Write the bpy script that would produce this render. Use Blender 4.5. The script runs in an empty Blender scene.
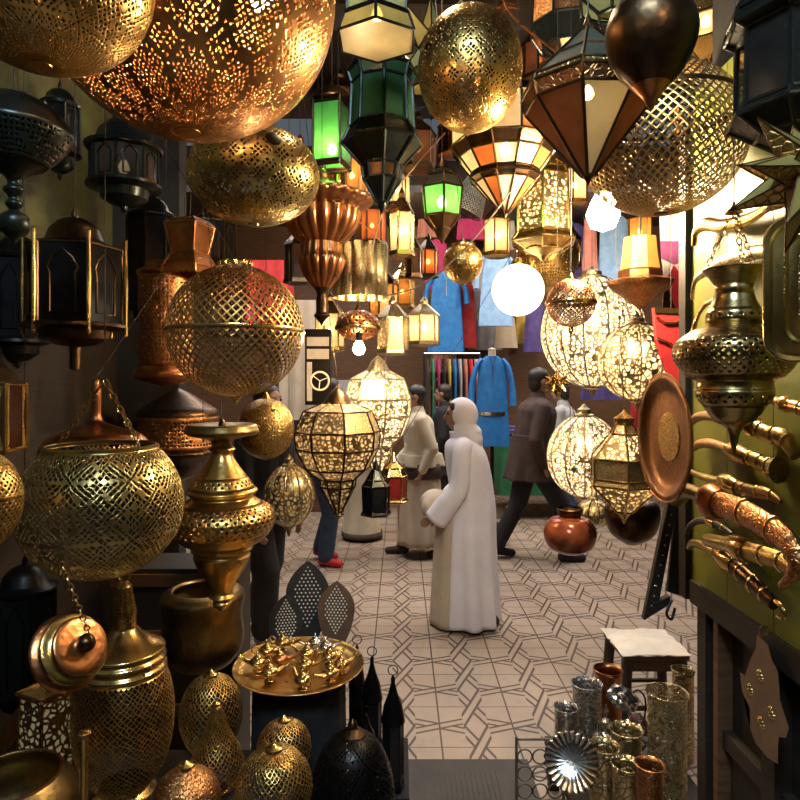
import bpy, bmesh, math, random
from mathutils import Vector, Matrix, Euler
from math import pi, sin, cos, sqrt
random.seed(7)
F = 625.0; CX = 400.0; HY = 381.0; H = 1.7
C = bpy.context.scene.collection

def P(px, py, d):
    return Vector(((px - CX) * d / F, d, H - (py - HY) * d / F))

# ------------------------------------------------------------------ materials
class NT:
    def __init__(s, name):
        s.m = bpy.data.materials.new(name); s.m.use_nodes = True
        s.t = s.m.node_tree; s.t.nodes.clear()
        s.out = s.n('ShaderNodeOutputMaterial')
    def n(s, t, **kw):
        x = s.t.nodes.new(t)
        for k, v in kw.items(): setattr(x, k, v)
        return x
    def l(s, a, b): s.t.links.new(a, b)
    def put(s, sock, v):
        if isinstance(v, bpy.types.NodeSocket): s.l(v, sock)
        elif isinstance(v, (tuple, list)) and len(v) == 3 and sock.type == 'RGBA': sock.default_value = (*v, 1)
        else: sock.default_value = v
    def math(s, op, a, b=0.0, c=0.0):
        x = s.n('ShaderNodeMath', operation=op)
        s.put(x.inputs[0], a); s.put(x.inputs[1], b)
        if op in ('SMOOTH_MIN', 'MULTIPLY_ADD', 'COMPARE'): s.put(x.inputs[2], c)
        return x.outputs[0]
    def mix(s, f, a, b):
        x = s.n('ShaderNodeMix', data_type='RGBA')
        s.put(x.inputs[0], f); s.put(x.inputs[6], a); s.put(x.inputs[7], b)
        return x.outputs[2]
    def coord(s, which='Object'):
        return s.n('ShaderNodeTexCoord').outputs[which]
    def noise(s, vec, scale, detail=3, rough=.55):
        x = s.n('ShaderNodeTexNoise'); s.l(vec, x.inputs['Vector'])
        x.inputs['Scale'].default_value = scale; x.inputs['Detail'].default_value = detail
        x.inputs['Roughness'].default_value = rough
        return x.outputs['Fac']
    def voro(s, vec, scale, feat='F1', out='Distance', rnd=1.0):
        x = s.n('ShaderNodeTexVoronoi', feature=feat); s.l(vec, x.inputs['Vector'])
        x.inputs['Scale'].default_value = scale; x.inputs['Randomness'].default_value = rnd
        return x.outputs[out]
    def ramp(s, f, a, b):
        x = s.n('ShaderNodeMapRange'); s.l(f, x.inputs[0])
        x.inputs[1].default_value = a; x.inputs[2].default_value = b
        return x.outputs[0]
    def bump(s, h, strength, dist=.002):
        x = s.n('ShaderNodeBump'); s.l(h, x.inputs['Height'])
        x.inputs['Strength'].default_value = strength; x.inputs['Distance'].default_value = dist
        return x.outputs[0]
    def pbsdf(s, col, rough=.5, metal=0.0, normal=None, **kw):
        x = s.n('ShaderNodeBsdfPrincipled')
        s.put(x.inputs['Base Color'], col); s.put(x.inputs['Roughness'], rough); s.put(x.inputs['Metallic'], metal)
        if normal is not None: s.l(normal, x.inputs['Normal'])
        for k, v in kw.items(): s.put(x.inputs[k.replace('_', ' ')], v)
        return x.outputs[0]
    def mixs(s, f, a, b):
        x = s.n('ShaderNodeMixShader'); s.put(x.inputs[0], f); s.l(a, x.inputs[1]); s.l(b, x.inputs[2])
        return x.outputs[0]
    def done(s, sh):
        s.l(sh, s.out.inputs[0]); return s.m

def metal(name, c1, c2, rough=.3, scale=9, bump=.25, pat='hammer', ps=70, r2=.2, metalness=1.0):
    n = NT(name); v = n.coord()
    f = n.ramp(n.noise(v, scale, 5, .65), .35, .65)
    col = n.mix(f, c1, c2)
    if pat == 'engrave':
        e = n.ramp(n.voro(v, ps, 'DISTANCE_TO_EDGE'), 0, .12)
        col = n.mix(e, tuple(x * .35 for x in c1), col)
        h = n.math('ADD', e, n.noise(v, ps * 3, 2))
    elif pat == 'hammer':
        h = n.math('ADD', n.voro(v, ps, 'F1'), n.noise(v, ps * .5, 3))
    else:
        h = n.noise(v, ps, 3)
    rr = n.math('MULTIPLY_ADD', n.noise(v, scale * 2.3, 4), r2, rough - r2 * .5)
    return n.done(n.pbsdf(col, rr, metalness, n.bump(h, bump)))

def plain(name, c1, c2=None, rough=.6, scale=12, bump=.2, ps=60, metalness=0.0, sheen=0):
    c2 = c2 or tuple(x * .6 for x in c1)
    n = NT(name); v = n.coord()
    f = n.ramp(n.noise(v, scale, 5, .6), .35, .65)
    return n.done(n.pbsdf(n.mix(f, c1, c2), rough, metalness, n.bump(n.noise(v, ps, 4), bump)))

def wood(name, c1, c2, sc=(3, 3, 40), rough=.6):
    n = NT(name); v = n.coord()
    mp = n.n('ShaderNodeMapping'); n.l(v, mp.inputs[0]); mp.inputs['Scale'].default_value = sc
    f = n.ramp(n.noise(mp.outputs[0], 1.5, 6, .7), .3, .7)
    return n.done(n.pbsdf(n.mix(f, c1, c2), rough, 0, n.bump(f, .35)))

def glass(name, c, emit=0.0, clear=.25, rough=.2):
    n = NT(name); v = n.coord()
    f = n.ramp(n.noise(v, 14, 3), .3, .7)
    col = n.mix(f, c, tuple(min(1, x * 1.25 + .02) for x in c))
    tr = n.n('ShaderNodeBsdfTranslucent'); n.l(col, tr.inputs[0])
    tp = n.n('ShaderNodeBsdfTransparent'); n.l(col, tp.inputs[0])
    pb = n.pbsdf(col, rough, 0)
    s = n.mixs(.5, tr.outputs[0], pb); s = n.mixs(clear, s, tp.outputs[0])
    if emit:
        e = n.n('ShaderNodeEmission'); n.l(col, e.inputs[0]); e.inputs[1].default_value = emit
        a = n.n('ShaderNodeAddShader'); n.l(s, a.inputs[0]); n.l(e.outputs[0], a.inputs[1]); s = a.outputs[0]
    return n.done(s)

def emis(name, c, st):
    n = NT(name); e = n.n('ShaderNodeEmission'); n.put(e.inputs[0], c); e.inputs[1].default_value = st
    return n.done(e.outputs[0])

def filigree(name, mc, gc, emit, ps=55, thr=.1):
    """lit cloth/glass lining behind chased metal tracery"""
    n = NT(name); v = n.coord()
    e1 = n.math('LESS_THAN', n.voro(v, ps, 'DISTANCE_TO_EDGE'), thr)
    e2 = n.math('LESS_THAN', n.math('ABSOLUTE', n.math('SUBTRACT', n.voro(v, ps * .45, 'F1', rnd=.3), .33)), .05)
    f = n.math('MAXIMUM', e1, e2)
    tr = n.n('ShaderNodeBsdfTranslucent'); n.put(tr.inputs[0], gc)
    df = n.n('ShaderNodeBsdfDiffuse'); n.put(df.inputs[0], gc)
    s = n.mixs(.5, tr.outputs[0], df.outputs[0])
    if emit:
        em = n.n('ShaderNodeEmission'); n.put(em.inputs[0], gc); em.inputs[1].default_value = emit
        a = n.n('ShaderNodeAddShader'); n.l(s, a.inputs[0]); n.l(em.outputs[0], a.inputs[1]); s = a.outputs[0]
    mt = n.pbsdf(mc, .3, 1.0)
    return n.done(n.mixs(f, s, mt))

M = {}
M['gold'] = metal('aged_gold_brass', (.62, .40, .13), (.40, .24, .07), .3, 10, .22)
M['brass'] = metal('polished_brass', (.75, .52, .2), (.5, .32, .1), .24, 12, .12)
M['brasseng'] = metal('engraved_brass', (.70, .48, .18), (.42, .26, .09), .3, 10, .5, 'engrave', 80)
M['olive'] = metal('olive_brass', (.52, .42, .17), (.34, .25, .09), .3, 8, .15, 'soft', 120)
M['copper'] = metal('aged_copper', (.62, .27, .11), (.36, .14, .06), .3, 10, .22)
M['coppereng'] = metal('engraved_copper', (.62, .30, .12), (.36, .15, .06), .32, 10, .5, 'engrave', 85)
M['bronze'] = metal('dark_bronze', (.12, .07, .035), (.05, .032, .02), .35, 10, .25)
M['iron'] = metal('black_iron', (.022, .021, .02), (.011, .010, .009), .36, 12, .2, 'soft', 60, metalness=.8)
M['irong'] = metal('green_black_iron', (.022, .03, .027), (.010, .013, .012), .3, 12, .15, 'soft', 60, metalness=.7)
M['silver'] = metal('chased_silver', (.72, .70, .66), (.48, .46, .43), .28, 12, .7, 'engrave', 55)
M['silverp'] = metal('plain_silver', (.75, .75, .76), (.5, .5, .5), .22, 12, .15)
M['paleb'] = metal('pale_brass', (.72, .6, .36), (.5, .38, .2), .32, 12, .45, 'engrave', 90)
M['dull'] = metal('dull_brass', (.30, .21, .08), (.16, .11, .05), .38, 7, .25)
M['leather_b'] = plain('black_leather', (.02, .018, .017), (.035, .03, .028), .45, 20, .3, 150)
M['leather_t'] = plain('tan_leather', (.16, .085, .045), (.11, .055, .03), .55, 20, .3, 150)
M['green_paint'] = plain('green_painted_board', (.20, .20, .022), (.14, .15, .018), .5, 6, .15, 25)
M['plaster'] = plain('green_plaster', (.12, .13, .04), (.06, .045, .025), .85, 5, .5, 25)
M['dark_wall'] = plain('dark_plaster', (.03, .025, .02), (.015, .013, .012), .9, 5, .4, 25)
M['wood_d'] = wood('dark_wood', (.03, .019, .012), (.012, .009, .007))
M['wood_b'] = wood('brown_wood', (.16, .075, .03), (.07, .032, .014))
M['wood_h'] = wood('ceiling_wood', (.035, .022, .014), (.015, .010, .008), (4, 30, 4))
M['paper'] = plain('cream_paper', (.8, .74, .62), (.7, .62, .5), .7)
M['white'] = plain('white_cloth', (.80, .75, .79), (.70, .65, .71), .8, 4, .3, 30)
M['beige'] = plain('beige_cloth', (.56, .46, .34), (.46, .36, .26), .8, 4, .3, 30)
M['cream'] = plain('cream_cloth', (.70, .62, .46), (.55, .46, .33), .8, 4, .3, 30)
M['brown'] = plain('brown_cloth', (.075, .045, .035), (.05, .03, .025), .85)
M['black'] = plain('black_cloth', (.018, .016, .02), (.01, .01, .012), .85)
M['navy'] = plain('denim', (.035, .06, .13), (.02, .035, .08), .85)
M['skin'] = plain('skin', (.42, .23, .15), (.36, .19, .12), .5, 4, .05)
M['hair'] = plain('dark_hair', (.015, .01, .008), (.03, .02, .015), .5)
M['red'] = plain('red_cloth', (.62, .035, .03), (.48, .02, .03), .7)
M['redglass'] = glass('red_glass', (.35, .03, .02))
M['blue'] = plain('blue_cloth', (.02, .20, .52), (.015, .13, .38), .6)
M['ltblue'] = plain('pale_blue_cloth', (.30, .48, .75), (.2, .36, .62), .7)
M['purple'] = plain('violet_cloth', (.10, .07, .26), (.06, .04, .16), .7)
M['pink'] = plain('pink_cloth', (.55, .03, .17), (.4, .02, .12), .7)
M['salmon'] = plain('salmon_cloth', (.55, .22, .18), (.42, .15, .12), .7)
M['greenc'] = plain('green_cloth', (.05, .28, .12), (.03, .18, .08), .7)
M['yellowc'] = plain('yellow_cloth', (.6, .4, .08), (.45, .3, .05), .7)
M['greyc'] = plain('grey_cloth', (.45, .43, .42), (.35, .32, .32), .7)
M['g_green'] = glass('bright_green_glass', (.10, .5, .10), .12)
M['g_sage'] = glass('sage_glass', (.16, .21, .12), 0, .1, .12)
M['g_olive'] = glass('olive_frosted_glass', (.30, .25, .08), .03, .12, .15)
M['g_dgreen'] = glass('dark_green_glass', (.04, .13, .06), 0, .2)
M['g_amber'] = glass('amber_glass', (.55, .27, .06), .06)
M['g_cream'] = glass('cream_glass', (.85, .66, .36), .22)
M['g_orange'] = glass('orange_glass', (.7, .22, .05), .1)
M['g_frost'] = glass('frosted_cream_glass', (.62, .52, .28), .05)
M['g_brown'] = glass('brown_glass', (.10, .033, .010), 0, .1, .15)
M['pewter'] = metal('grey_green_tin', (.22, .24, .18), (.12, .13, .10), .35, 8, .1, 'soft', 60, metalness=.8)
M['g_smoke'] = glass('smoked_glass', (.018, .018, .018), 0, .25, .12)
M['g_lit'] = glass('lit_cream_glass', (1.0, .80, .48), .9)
M['bulb'] = emis('bulb_glow', (1.0, .80, .50), 55)
M['ball'] = emis('lit_globe', (1.0, .88, .66), 3.2)
M['filA'] = filigree('lit_silver_filigree', (.55, .45, .3), (1.0, .82, .55), .8, 48, .11)
M['filB'] = filigree('lit_cream_filigree', (.6, .48, .28), (1.0, .78, .46), .42, 50, .12)
M['filC'] = filigree('brass_filigree', (.55, .4, .18), (.8, .62, .34), .15, 55, .16)
M['string'] = plain('wire', (.45, .32, .18), (.35, .22, .12), .5)
M['cordm'] = plain('dark_cord', (.03, .02, .02), (.02, .015, .01), .6)
M['pot'] = metal('glossy_red_glaze', (.34, .09, .035), (.16, .04, .02), .18, 14, .1, 'soft', 60, metalness=.35)

M['inside'] = metal('dark_inside', (.035, .024, .014), (.02, .014, .008), .6, 12, .1, metalness=.5)  # dark metal put on the inner faces of pierced shells
M['dull2'] = metal('smoky_brass', (.42, .30, .14), (.22, .16, .07), .26, 8, .12)
M['copperd'] = metal('shaded_copper', (.30, .15, .07), (.16, .08, .04), .4, 8, .3)
M['bone'] = metal('ribbed_horn', (.45, .26, .09), (.2, .1, .04), .4, 14, .3, metalness=.3)
M['goldrib'] = metal('wire_wound_brass', (.5, .34, .12), (.3, .2, .07), .35, 14, .6, 'soft', 240)
M['leather_t2'] = plain('brown_leather', (.22, .115, .055), (.16, .08, .04), .5, 14, .2, 150)
M['violetc'] = plain('violet_leather', (.32, .07, .19), (.25, .05, .15), .6)
M['wood_d2'] = wood('stool_wood', (.06, .035, .022), (.025, .014, .010))
M['paleb2'] = metal('chased_cup_brass', (.74, .64, .40), (.5, .4, .2), .28, 10, .8, 'engrave', 52)
M['bronze2'] = metal('weathered_iron', (.22, .18, .13), (.1, .08, .06), .5, 10, .3, metalness=.6)
M['darkred'] = plain('dark_red_cloth', (.12, .012, .012), (.07, .01, .01), .6)
M['grate'] = plain('worn_iron_plate', (.04, .032, .027), (.022, .018, .015), .5, 6, .4, 40, metalness=.3)
# ------------------------------------------------------------------ geometry helpers
def mk(name, bm, mat, parent=None, smooth=True, solid=0, merge=1e-5, dark=False):
    if merge: bmesh.ops.remove_doubles(bm, verts=bm.verts, dist=merge)
    if dark:
        bm.normal_update()
        if sum(f.calc_area() * (f.normal.x * f.calc_center_median().x + f.normal.y * f.calc_center_median().y) for f in bm.faces) < 0:
            bmesh.ops.reverse_faces(bm, faces=bm.faces[:])
    me = bpy.data.meshes.new(name); bm.to_mesh(me); bm.free()
    for m in (mat if isinstance(mat, (list, tuple)) else [mat]):
        me.materials.append(M[m] if isinstance(m, str) else m)
    if smooth:
        for p in me.polygons: p.use_smooth = True
        try: me.set_sharp_from_angle(angle=math.radians(38))
        except Exception: pass
    o = bpy.data.objects.new(name, me); C.objects.link(o)
    if parent is not None: o.parent = parent
    if solid:
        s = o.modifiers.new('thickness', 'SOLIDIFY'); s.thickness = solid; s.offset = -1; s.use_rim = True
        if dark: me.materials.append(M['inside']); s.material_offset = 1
    return o

def thing(name, label, cat, loc=(0, 0, 0), group=None, rot=None):
    o = bpy.data.objects.new(name, None); C.objects.link(o); o.empty_display_size = .05
    o.location = loc
    if rot: o.rotation_euler = rot
    o['label'] = label; o['category'] = cat
    if group: o['group'] = group
    return o

def tag(o, label, cat, group=None):
    o['label'] = label; o['category'] = cat
    if group: o['group'] = group
    return o

def struct(name, bm, mat, smooth=False):
    o = mk(name, bm, mat, None, smooth); o['kind'] = 'structure'; return o

def box(bm, lo, hi, mi=0):
    vs = [bm.verts.new((x, y, z)) for x in (lo[0], hi[0]) for y in (lo[1], hi[1]) for z in (lo[2], hi[2])]
    for f in ((0, 1, 3, 2), (4, 6, 7, 5), (0, 4, 5, 1), (2, 3, 7, 6), (0, 2, 6, 4), (1, 5, 7, 3)):
        bm.faces.new([vs[i] for i in f]).material_index = mi
    return vs

def cbox(bm, c, s, R=None, mi=0):
    vs = box(bm, (-s[0] / 2, -s[1] / 2, -s[2] / 2), (s[0] / 2, s[1] / 2, s[2] / 2), mi)
    for v in vs:
        if R: v.co = R @ v.co
        v.co += Vector(c)

def cat(pts, n=4):
    """Catmull-Rom through the points"""
    p = [Vector(q) for q in pts]; out = []
    for i in range(len(p) - 1):
        a = p[max(i - 1, 0)]; b = p[i]; c = p[i + 1]; d = p[min(i + 2, len(p) - 1)]
        for k in range(n):
            t = k / n
            out.append(.5 * ((2 * b) + (c - a) * t + (2 * a - 5 * b + 4 * c - d) * t * t + (3 * b - a - 3 * c + d) * t ** 3))
    out.append(p[-1]); return out

def tube(bm, pts, r, seg=8, flat=1.0, closed=False, caps=True, mi=0, up=None):
    pts = [Vector(p) for p in pts]; n = len(pts)
    rr = r if isinstance(r, (list, tuple)) else [r] * n
    if len(rr) != n:
        m = len(rr); rr = [rr[min(int(i * (m - 1) / (n - 1)), m - 2)] * (1 - ((i * (m - 1) / (n - 1)) - min(int(i * (m - 1) / (n - 1)), m - 2))) + rr[min(int(i * (m - 1) / (n - 1)), m - 2) + 1] * ((i * (m - 1) / (n - 1)) - min(int(i * (m - 1) / (n - 1)), m - 2)) for i in range(n)]
    N = None; rings = []
    for i, p in enumerate(pts):
        a = pts[(i - 1) % n] if (closed or i > 0) else p; b = pts[(i + 1) % n] if (closed or i < n - 1) else p
        T = (b - a).normalized() if (b - a).length > 1e-9 else Vector((0, 0, 1))
        if up is not None: N = Vector(up) - T * T.dot(Vector(up))
        elif N is None:
            q = Vector((0, 0, 1)) if abs(T.z) < .9 else Vector((1, 0, 0)); N = q - T * T.dot(q)
        else: N = N - T * T.dot(N)
        N.normalize(); B = T.cross(N)
        rings.append([bm.verts.new(p + (N * cos(2 * pi * k / seg) * flat + B * sin(2 * pi * k / seg)) * rr[i]) for k in range(seg)])
    for i in range(n if closed else n - 1):
        A = rings[i]; Bq = rings[(i + 1) % n]
        for k in range(seg):
            bm.faces.new((A[k], A[(k + 1) % seg], Bq[(k + 1) % seg], Bq[k])).material_index = mi
    if caps and not closed:
        for R_ in (rings[0][::-1], rings[-1]):
            try: bm.faces.new(R_).material_index = mi
            except ValueError: pass

def rev(bm, pts, seg=32, fn=0, amp=0.0, off=(0, 0, 0), mi=0, R=None):
    """surface of revolution about local z"""
    rings = []
    for (r, z) in pts:
        r = max(r, 1e-4); ring = []
        for k in range(seg):
            a = 2 * pi * k / seg
            q = r * (1 + amp * (abs(cos(fn * a / 2)) - .5)) if fn else r
            v = Vector((q * cos(a), q * sin(a), z))
            if R: v = R @ v
            ring.append(bm.verts.new(v + Vector(off)))
        rings.append(ring)
    for i in range(len(rings) - 1):
        A, B = rings[i], rings[i + 1]
        for k in range(seg):
            k2 = (k + 1) % seg
            bm.faces.new((A[k], A[k2], B[k2], B[k])).material_index = mi

def rev_s(bm, pts, K=1.0, seg=32, n=4, **kw):
    rev(bm, [(p[0], p[1]) for p in cat([(max(a, 0) * K, b * K, 0) for a, b in pts], n)], seg, **kw)

def globe(rx, rt, rb, t0=0.0, t1=pi, n=24, p=1.0):
    """profile, top to bottom; t0 and t1 cut openings"""
    out = []
    for i in range(n + 1):
        t = t0 + (t1 - t0) * i / n
        c = cos(t); s = sin(t)
        out.append((rx * s ** p, (rt if c > 0 else rb) * c))
    return out

def surf_table(pts):
    L = [0]
    for i in range(1, len(pts)):
        L.append(L[-1] + math.hypot(pts[i][0] - pts[i - 1][0], pts[i][1] - pts[i - 1][1]))
    T = L[-1]
    def at(v):
        s = min(max(v, 0), 1) * T
        lo = 0; hi = len(L) - 1
        while hi - lo > 1:
            m = (lo + hi) // 2
            if L[m] <= s: lo = m
            else: hi = m
        f = (s - L[lo]) / max(L[hi] - L[lo], 1e-9)
        return pts[lo][0] * (1 - f) + pts[hi][0] * f, pts[lo][1] * (1 - f) + pts[hi][1] * f
    return at, T

SQ = [(-1, -1), (1, -1), (1, 1), (-1, 1)]
def pierced(bm, pts, cell, mode='arab', size=.8, off=(0, 0, 0), seed=1, blk=9, nu=None, mi=0):
    rnd = random.Random(seed)
    at, T = surf_table(pts); Rm = max(p[0] for p in pts)
    nu = nu or max(12, round(2 * pi * Rm / cell)); nv = max(2, round(T / cell))
    off = Vector(off)
    def S(u, v):
        r, z = at(v / nv); a = 2 * pi * u / nu
        return Vector((max(r, 2e-4) * cos(a), max(r, 2e-4) * sin(a), z)) + off
    cache = {}
    def V(u, v):
        k = (round((u % nu) * 2), round(v * 2))
        if k not in cache:
            ju = jv = 0
            if mode != 'lattice' and mode != 'dots' and 1 < v < nv - 1:
                ju = .24 * sin(k[0] * 1.93 + k[1] * 2.71 + seed) ; jv = .24 * cos(k[0] * 2.37 - k[1] * 1.57 + seed * 2)
            cache[k] = bm.verts.new(S(k[0] / 2 + ju, k[1] / 2 + jv))
        return cache[k]
    def face(vs):
        vs2 = []
        for x in vs:
            if x not in vs2: vs2.append(x)
        if len(vs2) > 2:
            try: bm.faces.new(vs2).material_index = mi
            except ValueError: pass
    if mode in ('web', 'arab', 'tri', 'flower'):
        def Jt(a_, b_):
            if b_ <= .01 or b_ >= nv - .01: return (a_, b_)
            k0 = round((a_ % nu) * 2); k1 = round(b_ * 2)
            h1 = math.sin(k0 * 12.9898 + k1 * 78.233 + seed) * 43758.5453; h2 = math.sin(k0 * 39.346 + k1 * 11.135 + seed) * 24634.6345
            m_ = .2 if mode != 'tri' else .12
            return (a_ + (h1 - math.floor(h1) - .5) * 2 * m_, b_ + (h2 - math.floor(h2) - .5) * 2 * m_)
        vc = {}
        def VV(a_, b_):
            k = (round((a_ % nu) * 2), round(b_ * 2))
            if k not in vc: vc[k] = bm.verts.new(S(*Jt(k[0] / 2, k[1] / 2)))
            return vc[k]
        for j in range(-1, nv * 2):
            o = .5 if j % 2 else 0
            for i in range(nu):
                c = (i + o + .5, j / 2 + .5)
                cs = [(c[0], c[1] - .5), (c[0] + .5, c[1]), (c[0], c[1] + .5), (c[0] - .5, c[1])]
                out = [VV(x, min(max(y, 0), nv)) for x, y in cs]
                q = [Jt(x, y) for x, y in cs]; cc = (sum(x for x, _ in q) / 4, sum(y for _, y in q) / 4)
                # the flower this opening belongs to
                bi = (c[0] / blk - math.floor(c[0] / blk) - .5) * blk; bj = (c[1] / blk - math.floor(c[1] / blk) - .5) * blk
                rr = math.hypot(bi, bj); an = math.atan2(bj, bi); asp = at(c[1] / nv)[0] / Rm
                sa, sb, ph = size, size, 0
                solid_ = cs[2][1] > nv + .01 or cs[0][1] < -.01 or asp < .15
                if mode == 'arab':
                    if rr < blk * .43: solid_ |= abs(sin(3 * an)) * rr < .55 and rr > .8; sa, sb, ph = size * .95, size * .5, an
                    elif rr < blk * .50: solid_ |= rnd.random() < .35; sa, sb, ph = size * .9, size * .4, an + pi / 2
                    else: sa, sb, ph = size * .85, size * .55, rnd.random() * 3.14
                elif mode == 'flower':
                    if rr < .55: sa = sb = size * .5
                    elif rr < blk * .32: sa, sb, ph = size * .95, size * .5, an
                    elif rr < blk * .45: solid_ |= rnd.random() < .8; sa = sb = size * .45
                    else: solid_ |= rnd.random() < .25; sa, sb, ph = size * .6, size * .4, rnd.random() * 3
                elif mode == 'tri':
                    solid_ |= abs(rr - blk * .47) < .42 or (rr > 2 and abs(sin(2.5 * an)) * rr < .5) or rnd.random() < .08
                elif mode == 'web':
                    sa = sb = size * (.8 + .25 * rnd.random())
                if solid_: face(out); continue
                ca, sn = cos(ph), sin(ph); inn = []
                drop = rnd.randrange(4) if mode == 'tri' else -1
                for m in range(4):
                    dx_, dy_ = q[m][0] - cc[0], q[m][1] - cc[1]
                    f_ = .02 if m == drop else 1
                    al = (dx_ * ca + dy_ * sn) * min(sa, .93) * f_; pe = (-dx_ * sn + dy_ * ca) * min(sb, .93) * f_
                    inn.append(bm.verts.new(S(cc[0] + al * ca - pe * sn, cc[1] + al * sn + pe * ca)))
                for m in range(4): face((out[m], out[(m + 1) % 4], inn[(m + 1) % 4], inn[m]))
        return
    if mode == 'lattice':
        for j in range(-1, nv * 2):
            o = .5 if j % 2 else 0
            for i in range(nu):
                c = (i + o + .5, j / 2 + .5)
                cs = [(c[0], c[1] - .5), (c[0] + .5, c[1]), (c[0], c[1] + .5), (c[0] - .5, c[1])]
                cl = [(a, min(max(b, 0), nv)) for a, b in cs]
                if cs[2][1] > nv + .01 or cs[0][1] < -.01:
                    face([V(*q) for q in cl]); continue
                inn = [bm.verts.new(S(c[0] + (q[0] - c[0]) * size, c[1] + (q[1] - c[1]) * size)) for q in cs]
                out = [V(*q) for q in cl]
                for k in range(4):
                    face((out[k], out[(k + 1) % 4], inn[(k + 1) % 4], inn[k]))
        return
    for j in range(nv):
        for i in range(nu):
            corners = [V(i, j), V(i + 1, j), V(i + 1, j + 1), V(i, j + 1)]
            hole = None
            bi = i % blk - (blk - 1) / 2; bj = j % blk - (blk - 1) / 2
            rr = math.hypot(bi, bj); an = math.atan2(bj, bi)
            rloc = at((j + .5) / nv)[0]
            asp = rloc / Rm
            size_ = size
            if asp < .16: hole = None
            elif mode == 'arab':
                if rr < blk * .12: hole = ('d', .5, 0)
                elif abs(rr - blk * .46) < .35 or rnd.random() < .06: hole = None
                elif rr < blk * .46: hole = ('l', size, an + (pi / 2 if int(rr) % 2 else .5))
                else: hole = ('l', size, rnd.choice((0, pi / 2, pi / 4, -pi / 4)))
            elif mode == 'tri':
                if abs(rr - blk * .48) < .38 or abs(bi) < .2 and rr > 1.5 or rnd.random() < .1: hole = None
                else: hole = ('t', size, rnd.random() * 6.28)
            elif mode == 'flower':
                if 1.0 < rr < 2.6: hole = ('l', size, an)
                elif rr < .6: hole = ('d', .45, 0)
                elif rnd.random() < .35: hole = ('d', size * .6, rnd.random())
            elif mode == 'dots':
                if (i + j) % 2 == 0: hole = ('d', 1.15, 0)
            elif mode == 'scroll':
                w = sin(i * .9 + 2.2 * sin(j * .55)) + cos(j * .8 + 1.5 * sin(i * .5))
                if w > -.9: hole = ('l', size * (.85 + .25 * rnd.random()), w * 1.7 + j * .4)
            if hole is None or not (0 < j < nv - 1):
                face(corners); continue
            k_, s_, ro = hole
            s_ = s_ * .5
            if k_ == 'd': pp = [(s_ * cos(ro + a), s_ * sin(ro + a)) for a in (0, pi / 2, pi, 3 * pi / 2)]
            elif k_ == 'l': pp = [(s_ * 1.25 * cos(ro) * a - s_ * .62 * sin(ro) * b, s_ * 1.25 * sin(ro) * a + s_ * .62 * cos(ro) * b) for a, b in ((1, 0), (0, 1), (-1, 0), (0, -1))]
            else:
                t = [(s_ * cos(ro + a), s_ * sin(ro + a)) for a in (0, 2.1, 4.2)]
                pp = [t[0], t[1], ((t[1][0] + t[2][0]) / 2, (t[1][1] + t[2][1]) / 2), t[2]]
            pp = [(max(-.46, min(.46, a)), max(-.46, min(.46, b))) for a, b in pp]
            best = min(range(4), key=lambda q: sum((pp[(q + m) % 4][0] - SQ[m][0] * .4) ** 2 + (pp[(q + m) % 4][1] - SQ[m][1] * .4) ** 2 for m in range(4)))
            pp = pp[best:] + pp[:best]
            inn = [bm.verts.new(S(i + .5 + a, j + .5 + b)) for a, b in pp]
            for k in range(4):
                face((corners[k], corners[(k + 1) % 4], inn[(k + 1) % 4], inn[k]))

def torus(bm, R, r, z=0, seg=40, s2=8, off=(0, 0), Rm=None, c=None):
    pts = [Vector((R * cos(2 * pi * k / seg) + off[0], R * sin(2 * pi * k / seg) + off[1], z)) for k in range(seg)]
    if Rm: pts = [Rm @ p for p in pts]
    if c is not None: pts = [p + Vector(c) for p in pts]
    tube(bm, pts, r, s2, closed=True)

def chain_bm(bm, a, b, link=.022, r=.0016):
    a = Vector(a); b = Vector(b); L = (b - a).length; n = max(1, round(L / (link * .78)))
    T = (b - a).normalized(); q = Vector((1, 0, 0)) if abs(T.x) < .8 else Vector((0, 1, 0))
    N = (q - T * T.dot(q)).normalized(); B = T.cross(N)
    for i in range(n):
        c = a + (b - a) * ((i + .5) / n); W = N if i % 2 else B
        tube(bm, [c + T * cos(2 * pi * k / 8) * link * .5 + W * sin(2 * pi * k / 8) * link * .26 for k in range(8)], r, 4, closed=True)

TOPZ = 3.38
CORDS = []
def cord(t, z0, dx=0, dy=0, mat='cordm', r=.0013, top=None, x0=0, y0=0):
    """the wire a lamp hangs from, up to the roof timbers; strung at the end, clear of the other lamps"""
    CORDS.append((t, z0, dx, dy, mat, r, top, x0, y0))

def seg_gap(a0, a1, b0, b1):
    """smallest distance between two straight wires"""
    u = a1 - a0; v = b1 - b0; w = a0 - b0; A, Bq, Cq, D, E = u.dot(u), u.dot(v), v.dot(v), u.dot(w), v.dot(w)
    den = A * Cq - Bq * Bq; s_ = min(max((Bq * E - Cq * D) / den, 0), 1) if den > 1e-9 else 0
    t_ = min(max((Bq * s_ + E) / Cq, 0), 1); s_ = min(max((Bq * t_ - D) / A, 0), 1)
    return (a0 + u * s_ - b0 - v * t_).length

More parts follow.
